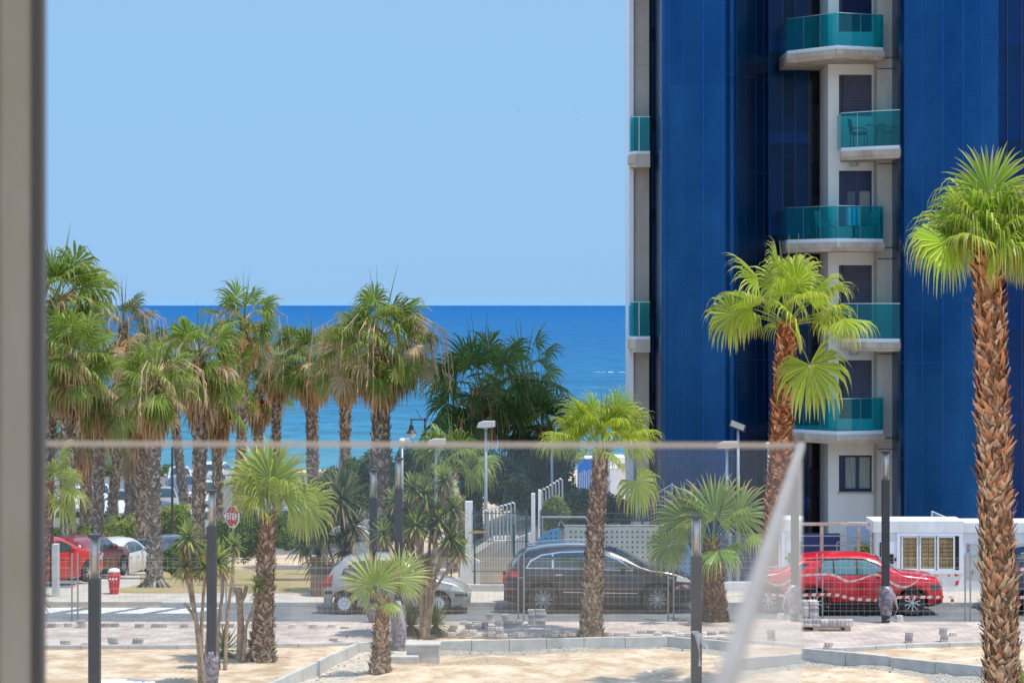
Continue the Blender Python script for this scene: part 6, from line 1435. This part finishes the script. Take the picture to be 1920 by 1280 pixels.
# chain link fence
t = wthing('chain_link_fence', 'dark blue-green chain link fence right of the perforated panels', 'fence', (X(1370, 67.5), 67.5, .8)); y = 67.52
k = MB(); xa, xb = X(1300, y), X(1442, y); za, zb = Z(1091, y), Z(1000, y); s_ = .10
xx = xa - (zb - za)
while xx < xb:
    for sg in (1, -1):
        a0, a1 = (xx, xx + (zb - za)) if sg > 0 else (xx + (zb - za), xx); lo, hi = max(xa, min(a0, a1)), min(xb, max(a0, a1))
        if hi > lo:
            f1 = lambda v: za + (zb - za) * (v - a0) / (a1 - a0); k.tube([(lo, y, f1(lo)), (hi, y, f1(hi))], .004, 3, cap=False)
    xx += s_
k.build('mesh', M['grey'], t)
for px in (1312, 1369, 1384, 1438): k = MB(); k.tube([(X(px, y), y + .05, .1), (X(px, y), y + .05, zb)], .045, 8); k.build('post', M['grey'], t)
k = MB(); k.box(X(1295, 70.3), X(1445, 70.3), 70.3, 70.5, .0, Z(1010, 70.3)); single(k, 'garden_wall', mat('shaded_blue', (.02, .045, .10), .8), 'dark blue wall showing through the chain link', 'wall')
# green welded mesh fence
for a, b_, lb_ in ((885, 992, 'green bar fence left of the two white gate posts'), (1012, 1300, 'green bar fence above the perforated panels')):
    y = 68.0; t = wthing('bar_fence', lb_, 'fence', (X((a + b_) / 2, y), y, .1)); za, zb = .6 if a < 1000 else Z(990, y), Z(957, y); k = MB(); x_ = X(a, y)
    while x_ < X(b_, y): k.box(x_ - .006, x_ + .006, y - .006, y + .006, za, zb); x_ += .075
    for z in (zb - .07, za + .02, (za + zb) / 2): k.box(X(a, y), X(b_, y), y - .012, y - .007, z - .01, z + .01)
    k.build('bars', M['green_f'], t)
    q = [a + 5, b_ - 5] if a < 1000 else [a + 3, 1110, 1205, b_ - 4]
    for px in q: k = MB(); k.box(X(px, y) - .03, X(px, y) + .03, y - .03, y + .03, .1, zb + .03); k.build('post', M['green_f'], t)
for px, yt in ((1269, 978), (993, 968)):
    pass
# perforated panels
def perforated(label, poly, y, m, holes):
    t = wthing('perforated_panel', label, 'panel', (sum(p_[0] for p_ in poly) / len(poly), y, min(p_[1] for p_ in poly)))
    k = MB(); k.slab_xz(poly, y, y + .03); k.build('sheet', M[m], t); k = MB()
    for (x_, z_) in holes: k.box(x_ - .022, x_ + .022, y - .004, y - .001, z_ - .022, z_ + .022)
    k.build('holes', M['hole'], t)
    k = MB(); xs2 = [p_[0] for p_ in poly]; zs2 = [p_[1] for p_ in poly]; k.box(min(xs2) - .03, min(xs2) - .001, y - .01, y + .04, .1, max(zs2) if len(poly) == 4 else min(zs2) + .1); k.box(max(xs2) + .001, max(xs2) + .03, y - .01, y + .04, .1, max(zs2) if len(poly) == 4 else min(zs2) + .1); k.build('frame', M['grey'], t)
y = 67.2; xa, xb = X(998, y), X(1051, y); zb, zt = Z(1045, y), Z(989, y); r = xb - xa
perforated('blue perforated quarter-round panel behind the roof of the black SUV', [(xa, zb)] + [(xb - r * math.cos(R(a)), zb + (zt - zb) * math.sin(R(a))) for a in range(6, 91, 7)] + [(xb, zt), (xb, zb)], y, 'blue_p', [(xb - .12 - i * .145, zb + .12 + j * .14) for i in range(5) for j in range(5) if (i * .145 + .12) ** 2 / r ** 2 + (j * .14 + .12) ** 2 / (zt - zb) ** 2 < .85])
xa, xb = X(1060, y), X(1234, y); zb, zt = Z(1052, y), Z(988, y)
perforated('long pale perforated panel behind the black SUV', [(xa, zb), (xb, zb), (xb, zt), (xa, zt)], y, 'offwhite', [(xa + .15 + i * .143, zb + .12 + j * .14) for i in range(17) for j in range(6)])
xa, xb = X(1238, y), X(1300, y); zb, zt = Z(1092, y), Z(990, y); r = xb - xa
perforated('tall blue perforated quarter-round panel beside the short thick palm', [(xa, zb), (xb, zb)] + [(xa + r * math.cos(R(a)), zb + .6 + (zt - zb - .6) * math.sin(R(a))) for a in range(0, 91, 9)], y, 'blue_p', [(xa + .12 + i * .143, zb + .12 + j * .14) for i in range(6) for j in range(9) if j < 5 or i < 4])
# handrail tubes over the panels
k = MB(); y = 67.6; k.tube([P(1015, 969, y), P(1096, 969, y), P(1120, 977, y)], .028, 8); k.tube([P(1058, 985, y), P(1052, 975, y), P(1047, 986, y)], .022, 8); k.tube([P(1058, 985, y), P(1300, 985, y)], .028, 8); k.tube([P(1017, 969, y), P(1017, 1040, y)], .022, 8)
single(k, 'handrail', M['galv'], 'pale tubular handrail above the perforated panels', 'handrail')
# white gate posts and walls, ramp, sloping railings
for px0, px1, yt, dd, lb_ in ((996, 1003.5, 925, 69, 'left of the two tall white gate posts'), (1009, 1015, 918, 70, 'right of the two tall white gate posts')):
    k = MB(); k.box(X(px0, dd), X(px1, dd), dd, dd + .22, .0, Z(yt, dd)); single(k, 'gate_post', M['white'], lb_, 'post', bevel=.01)
k = MB(); k.slab_xz([(X(962, 69.3), 0), (X(997, 69.3), 0), (X(997, 69.3), Z(998, 69.3)), (X(975, 69.3), Z(1006, 69.3)), (X(962, 69.3), Z(1012, 69.3))], 69.3, 69.5); single(k, 'ramp_wall', M['white'], 'white wall end left of the gate posts', 'wall')
k = MB(); k.slab_xz([(X(880, 70.5), 0), (X(972, 70.5), 0), (X(972, 70.5), Z(1015, 70.5)), (X(925, 70.5), Z(1016, 70.5)), (X(880, 70.5), Z(1045, 70.5))], 70.5, 72.5); single(k, 'ramp', M['concrete'], 'sloping concrete ramp behind the hanging net', 'ramp')
k = MB(); k.slab_xz([(X(862, 68.9), 0), (X(900, 68.9), 0), (X(900, 68.9), Z(1052, 68.9)), (X(878, 68.9), Z(1040, 68.9)), (X(862, 68.9), Z(1040, 68.9))], 68.9, 69.1); single(k, 'ramp_wall', M['white'], 'white wall piece behind the front of the silver hatchback', 'wall')
for (a, ya, b_, yb, n, bot, dd, lb_) in ((914, 955, 964, 941, 8, 1020, 71.2, 'grey sloping bar railing behind the net'), (1016, 919, 1053, 896, 7, 950, 76, 'grey sloping bar railing climbing behind the white gate posts')):
    t = wthing('railing', lb_, 'railing', (X(a, dd), dd, .5)); k = MB(); k.tube([P(a, ya, dd), P(b_, yb, dd)], .02, 6); k.build('top_rail', M['grey'], t); k = MB()
    for i in range(n):
        u = i / (n - 1); px = a + (b_ - a) * u; py = ya + (yb - ya) * u; k.tube([P(px - 4, py + 1, dd), P(px + 1, py + 3, dd), P(px + 2, bot, dd)], .028, 6)
    k.build('bars', M['grey'], t)
# white pillar at left of the ramp
for px0, px1, yt, yb_, dd, lb_ in ((868, 886, 940, 1012, 71.5, 'white pillar behind the yucca flower spike'), (858, 884, 1012, 1100, 69.8, 'white lower wall under the pillar behind the flowering yucca'),):
    pass
k = MB(); k.box(X(872, 71.5), X(886, 71.5), 71.5, 71.8, 0, Z(940, 71.5)); single(k, 'white_pillar', M['white'], 'white pillar behind the white yucca flower spike', 'pillar')
k = MB()
for px in (838, 846, 861): k.box(X(px - 1.5, 72), X(px + 1.5, 72), 72, 72.06, 0, Z(903 if px > 845 else 910, 72))
k.box(X(838, 72), X(861, 72), 72.0, 72.05, Z(912, 72), Z(909, 72)); single(k, 'garden_gate', M['green_f'], 'dark green gate posts left of the white pillar', 'gate')
# hanging net: real cords
t = wthing('net', 'slack cord net hung between a post and the fence left of the black SUV', 'net', (X(935, 68.4), 68.4, .2)); y = 68.4; k = MB()
A = [P(964, 985, y), P(958, 1000, y), P(948, 1018, y), P(930, 1036, y), P(905, 1052, y), P(886, 1062, y)]; B = [P(966, 992, y), P(962, 1030, y), P(952, 1055, y), P(935, 1075, y), P(912, 1088, y), P(888, 1094, y)]
def rail(Q, u): i = min(len(Q) - 2, int(u * (len(Q) - 1))); f_ = u * (len(Q) - 1) - i; return Q[i].lerp(Q[i + 1], f_)
nu, nv = 22, 9
pt = lambda i, j: rail(A, i / nu).lerp(rail(B, i / nu), j / nv)
for i in range(nu):
    for j in range(nv):
        k.tube([pt(i, j), pt(i + 1, j + 1)], .006, 3, cap=False); k.tube([pt(i + 1, j), pt(i, j + 1)], .006, 3, cap=False)
k.tube(A, .012, 5); k.tube(B, .010, 5); k.build('cords', M['offwhite'], t); k = MB(); k.tube([(X(964, y), y, .1), P(964, 984, y)], .03, 8); k.build('post', M['green_f'], t)
# sports nets on wires
t = wthing('sports_net', 'blue sports net on a sagging white cable just above the booth roof', 'net', (X(1760, 70), 70, 1.5)); k = MB(); y = 70
k.tube([(X(1747, y), y, .1), P(1747, 958, y)], .02, 6); k.tube([P(1747, 958, y), P(1775, 970, y), P(1810, 975, y), P(1875, 976, y)], .016, 6); k.build('cable', M['white'], t); k = MB()
for i in range(14): px = 1747 + i * 4; k.tube([P(px, 959 + max(0, min(1, (px - 1747) / 30)) * 12, y), P(px, 985, y)], .006, 3)
for j in range(4): k.tube([P(1747, 963 + j * 5, y), P(1800, 975 + j * 3, y)], .006, 3)
k.build('mesh', M['pvc'], t)
t = wthing('sports_net', 'ball-stop net with a slanting cable behind the short thick palm', 'net', (X(1240, 71), 71, 2)); k = MB(); y = 71
k.tube([P(1215, 934, y), P(1259, 908, y)], .015, 5); k.tube([(X(1260, y), y, .1), P(1260, 905, y)], .022, 6); k.tube([P(1260, 908, y), P(1300, 930, y)], .012, 5); k.build('cable', M['galv'], t); k = MB()
for i in range(9): px = 1216 + i * 5; k.tube([P(px, 934 - (px - 1215) * .59, y), P(px, 985, y)], .005, 3)
for j in range(8): k.tube([P(1216 + max(0, 3 - j) * 8, 922 + j * 8, y), P(1260, 922 + j * 8, y)], .005, 3)
k.build('mesh', M['grey'], t)
# yellow cord on the bar fence
k = MB(); y = 67.9; k.slab_xz([(X(878, y), Z(997, y)), (X(895, y), Z(994, y)), (X(917, y), Z(996, y)), (X(917, y), Z(998, y)), (X(895, y), Z(999, y)), (X(878, y), Z(1000, y))], y - .03, y, c=(.5, .33, .06)); single(k, 'surfboard_plank', M['vcs'], 'short yellow plank hung on the green bar fence', 'plank')
# beach hut and terrace by the sea
dd = 150; t = wthing('beach_hut', 'bright blue beach hut with posts beside the leaning white terrace', 'hut', (X(1100, dd), dd, gz(X(1100, dd), dd))); k = MB(); k.box(X(1084, dd), X(1110, dd), dd, dd + 2, -4.2, Z(860, dd)); k.box(X(1111, dd), X(1120, dd), dd + .3, dd + 2, -4.2, Z(861, dd)); k.build('wall', M['brightblue'], t)
k = MB(); k.box(X(1076, dd), X(1122, dd), dd - .1, dd + 2.2, Z(860, dd) + .002, Z(858, dd)); k.build('roof', M['white'], t)
k = MB(); rr = random.Random(6)
for i in range(10): px = 1078 + i * 4.2; k.box(X(px, dd - 1), X(px + 1.8, dd - 1), dd - 1, dd - .9, -4.2, Z(886 - i * 1.2 + rr.uniform(-3, 3), dd))
single(k, 'post_row', M['grey'], 'row of grey wooden posts before the blue beach hut', 'fence')
dd = 155; k = MB(); k.box(X(1140, dd), X(1172, dd), dd, dd + 3, -4.2, Z(857, dd)); k.box(X(1143, dd), X(1176, dd), dd - 1, dd, -4.2, Z(875, dd)); k.box(X(1120, dd), X(1140, dd), dd + .5, dd + 3, -4.2, Z(858, dd)); single(k, 'white_terrace', M['white'], 'white flat-roofed terrace building by the water left of the tower', 'building')
k = MB(); dd = 154; k.box(X(1158, dd), X(1172, dd), dd - .8, dd - .5, Z(876, dd), Z(867, dd)); single(k, 'terrace_opening_box', M['pallet'], 'small tan box on the white terrace by the water', 'box')
# person on the beach front
dd = 186; px = 183; zf = Z(893, dd); x_ = X(px, dd)
me = bpy.data.meshes.new('person'); jv = [(0, 0, .92), (0, 0, 1.15), (0, 0, 1.42), (0, 0, 1.52), (0, -.01, 1.66), (.09, 0, .88), (.12, .02, .5), (.12, .05, .06), (.12, -.06, .02), (-.09, 0, .88), (-.13, -.12, .5), (-.14, -.05, .06), (-.14, -.16, .02), (.2, 0, 1.40), (.26, .04, 1.12), (.24, -.12, .92), (-.2, 0, 1.40), (-.27, .02, 1.12), (-.25, -.14, .95)]
je = [(0, 1), (1, 2), (2, 3), (3, 4), (0, 5), (5, 6), (6, 7), (7, 8), (0, 9), (9, 10), (10, 11), (11, 12), (2, 13), (13, 14), (14, 15), (2, 16), (16, 17), (17, 18)]
jr = [.14, .14, .15, .06, .11, .1, .065, .045, .04, .1, .065, .045, .04, .06, .045, .035, .06, .045, .035]
me.from_pydata(jv, je, []); po = bpy.data.objects.new('person', me); COL.objects.link(po); sm = po.modifiers.new('skin', 'SKIN'); sm.use_smooth_shade = True
for i, sv_ in enumerate(me.skin_vertices[0].data): sv_.radius = (jr[i] * (1.25 if i in (0, 1, 2) else 1), jr[i]); sv_.use_root = (i == 0)
ss_ = po.modifiers.new('sub', 'SUBSURF'); ss_.levels = 1; ss_.render_levels = 2
skin = mat('skin', (.42, .22, .14), .6); me.materials.append(skin); po.location = (x_, dd, zf); po.rotation_euler = (0, 0, R(40)); tag(po, 'person in a blue shirt walking by the sea behind the parked cars', 'person')
k = MB(); k.lathe([(.19, .98), (.2, 1.1), (.21, 1.3), (.2, 1.42), (.08, 1.48)], 14); k.v = [(a * 1.1, b_ * .85, c_) for a, b_, c_ in k.v]
for sg in (-1, 1): k.tube([(sg * .19, 0, 1.41), (sg * .27, .02, 1.2)], [.085, .075], 8)
k.build('shirt', mat('blue_shirt', (.05, .18, .50), .8), po, smooth=True); k = MB(); k.lathe([(.19, .97), (.19, .8), (.17, .7)], 12); k.build('shorts', mat('dark_shorts', (.05, .05, .07), .8), po); k = MB(); k.lathe([(.10, 1.66), (.125, 1.72), (.11, 1.79), (.04, 1.83), (0, 1.835)], 12, (0, .015, 0)); k.build('hair', M['black'], po)
# small boat and birds
k = MB(); dd = 420; zs = -5.45; x_ = X(480, dd * 1.0); dd = (CH + 5.5) * F / (806 - HZ); x_ = X(481, dd)
k.add([(x_ - .4, dd, zs), (x_ + .45, dd, zs), (x_ + .6, dd, zs + .3), (x_ - .45, dd, zs + .25), (x_ - .4, dd + .4, zs), (x_ + .45, dd + .4, zs), (x_ + .6, dd + .3, zs + .3), (x_ - .45, dd + .4, zs + .25)], [(0, 1, 2, 3), (4, 7, 6, 5), (0, 4, 5, 1), (1, 5, 6, 2), (2, 6, 7, 3), (3, 7, 4, 0)]); k.box(x_ - .2, x_ + .15, dd + .1, dd + .3, zs + .26, zs + .4)
single(k, 'small_boat', M['white'], 'tiny white boat on the water behind the round-fronded palm', 'boat')
dd = (CH + 5.5) * F / (698 - HZ); k = MB(); rr = random.Random(1)
for i in range(14):
    a = X(1110 + rr.uniform(0, 70), dd); k.box(a, a + rr.uniform(.3, 1.2), dd + rr.uniform(-2, 2), dd + rr.uniform(2.1, 3), -5.49, -5.44)
k.build('wave_foam', M['white'], kind='stuff')
for px, py, sc_, lb_ in ((1080, 211.5, 1.0, 'dark seagull-like bird gliding, the right one of two in the sky'), (972, 209.5, .75, 'fainter bird gliding, the left one of two in the sky')):
    dd = 230; p = P(px, py, dd); k = MB(); s_ = sc_ * .22
    pts = [(-1, .1, .12), (-.45, .0, .3), (0, 0, .05), (.45, .0, .3), (1, .1, .12)]
    for sg in (-1, 1):
        k.add([p + Vector((0, -.3, .05)) * s_, p + Vector((sg * .5, -.35, .22)) * s_, p + Vector((sg * 1.15, .1, .1)) * s_, p + Vector((sg * .5, .25, .2)) * s_, p + Vector((0, .35, .05)) * s_], [(0, 1, 3, 4), (1, 2, 3)])
    k.tube([p + Vector((0, -.7, .02)) * s_, p + Vector((0, -.3, 0)) * s_, p + Vector((0, .3, 0)) * s_, p + Vector((0, .8, .03)) * s_], [.03 * s_, .14 * s_, .14 * s_, .05 * s_], 8)
    single(k, 'bird', M['dark'], lb_, 'bird')

# ================= the terrace the camera looks from =================
D = 6.5; xr_ = X(83, D)
k = MB(); k.box(xr_ - 1.6, xr_ - .03, D - .4, D + .0, CH - 4.5, CH + 5)
for z in (-.9,): pass
w = wthing('terrace_wall', 'out-of-focus rendered wall of the terrace filling the left edge', 'wall', (xr_ - .8, D - .2, CH - 4.5)); k.build('render', M['twall'] if 'twall' in M else M.setdefault('twall', mat('terrace_wall', (.17, .130, .085), .85, col2=(.21, .185, .15), scale=.8)), w)
k = MB(); k.box(xr_ - .029, xr_ + .0, D - .03, D + .03, CH - 4.5, CH + 5); k.build('dark_trim', mat('dark_trim', (.085, .075, .07), .7), w)
# glass balustrade: front pane, side pane meeting at the corner
M['bglass'] = mat_glass('balustrade_glass', (.995, .998, .995), .75, dust=.022, dustcol=(.80, .80, .80), graze=.01)
M['bedge'] = mat_glass('glass_edge', (.92, .86, .80), .4, dust=.42, dustcol=(.80, .68, .56), rough=.3)
C0 = Vector((X(1500, 8.7), 8.7, 0)); zt = Z(830, 8.7); zb = CH - 2.3
t = wthing('glass_balustrade', 'frameless glass balustrade pane facing the view, its blurred top edge crossing the picture', 'balustrade', ((C0.x + X(92, 8.8)) / 2, 8.75, zb), 'glass balustrade panes')
k = MB(); A_ = Vector((X(88, 8.82), 8.82, 0)); u = (C0 - A_).normalized(); nn = Vector((-u.y, u.x, 0)); L_ = (C0 - A_).length
k.obox((A_ + C0) / 2 + Vector((0, 0, (zt - .02 + zb) / 2)), u * (L_ / 2 - .01), nn * .007, Vector((0, 0, (zt - .02 - zb) / 2))); k.build('pane', M['bglass'], t)
k = MB(); k.obox((A_ + C0) / 2 + Vector((0, 0, zt - .009)), u * (L_ / 2), nn * .0085, Vector((0, 0, .010))); k.build('top_edge', M['bedge'], t)
B_ = Vector((C0.x - .1383 * 7.2, C0.y - 7.2, 0)); u = (C0 - B_).normalized(); nn = Vector((-u.y, u.x, 0)); L_ = (C0 - B_).length
t = wthing('glass_balustrade', 'side pane of the glass balustrade running towards the viewer, mirroring the red car', 'balustrade', ((C0.x + B_.x) / 2, (C0.y + B_.y) / 2, zb), 'glass balustrade panes')
M['bglass_s'] = mat_glass('balustrade_side_glass', (.95, .95, .93), .9, dust=.33, dustcol=(.92, .86, .78), graze=.05)
k = MB(); k.obox((B_ + C0) / 2 + Vector((0, 0, (zt - .02 + zb) / 2)) - nn * .004, u * (L_ / 2 - .003), nn * .004, Vector((0, 0, (zt - .02 - zb) / 2))); k.build('pane', M['bglass_s'], t)
M['bedge2'] = mat('ground_glass_edge', (.24, .215, .19), .7, col2=(.29, .26, .23), scale=3)
k = MB(); k.obox((B_ + C0) / 2 + Vector((0, 0, zt - .009)) - nn * .005, u * (L_ / 2), nn * .013, Vector((0, 0, .012))); k.build('top_edge', M['bedge2'], t)
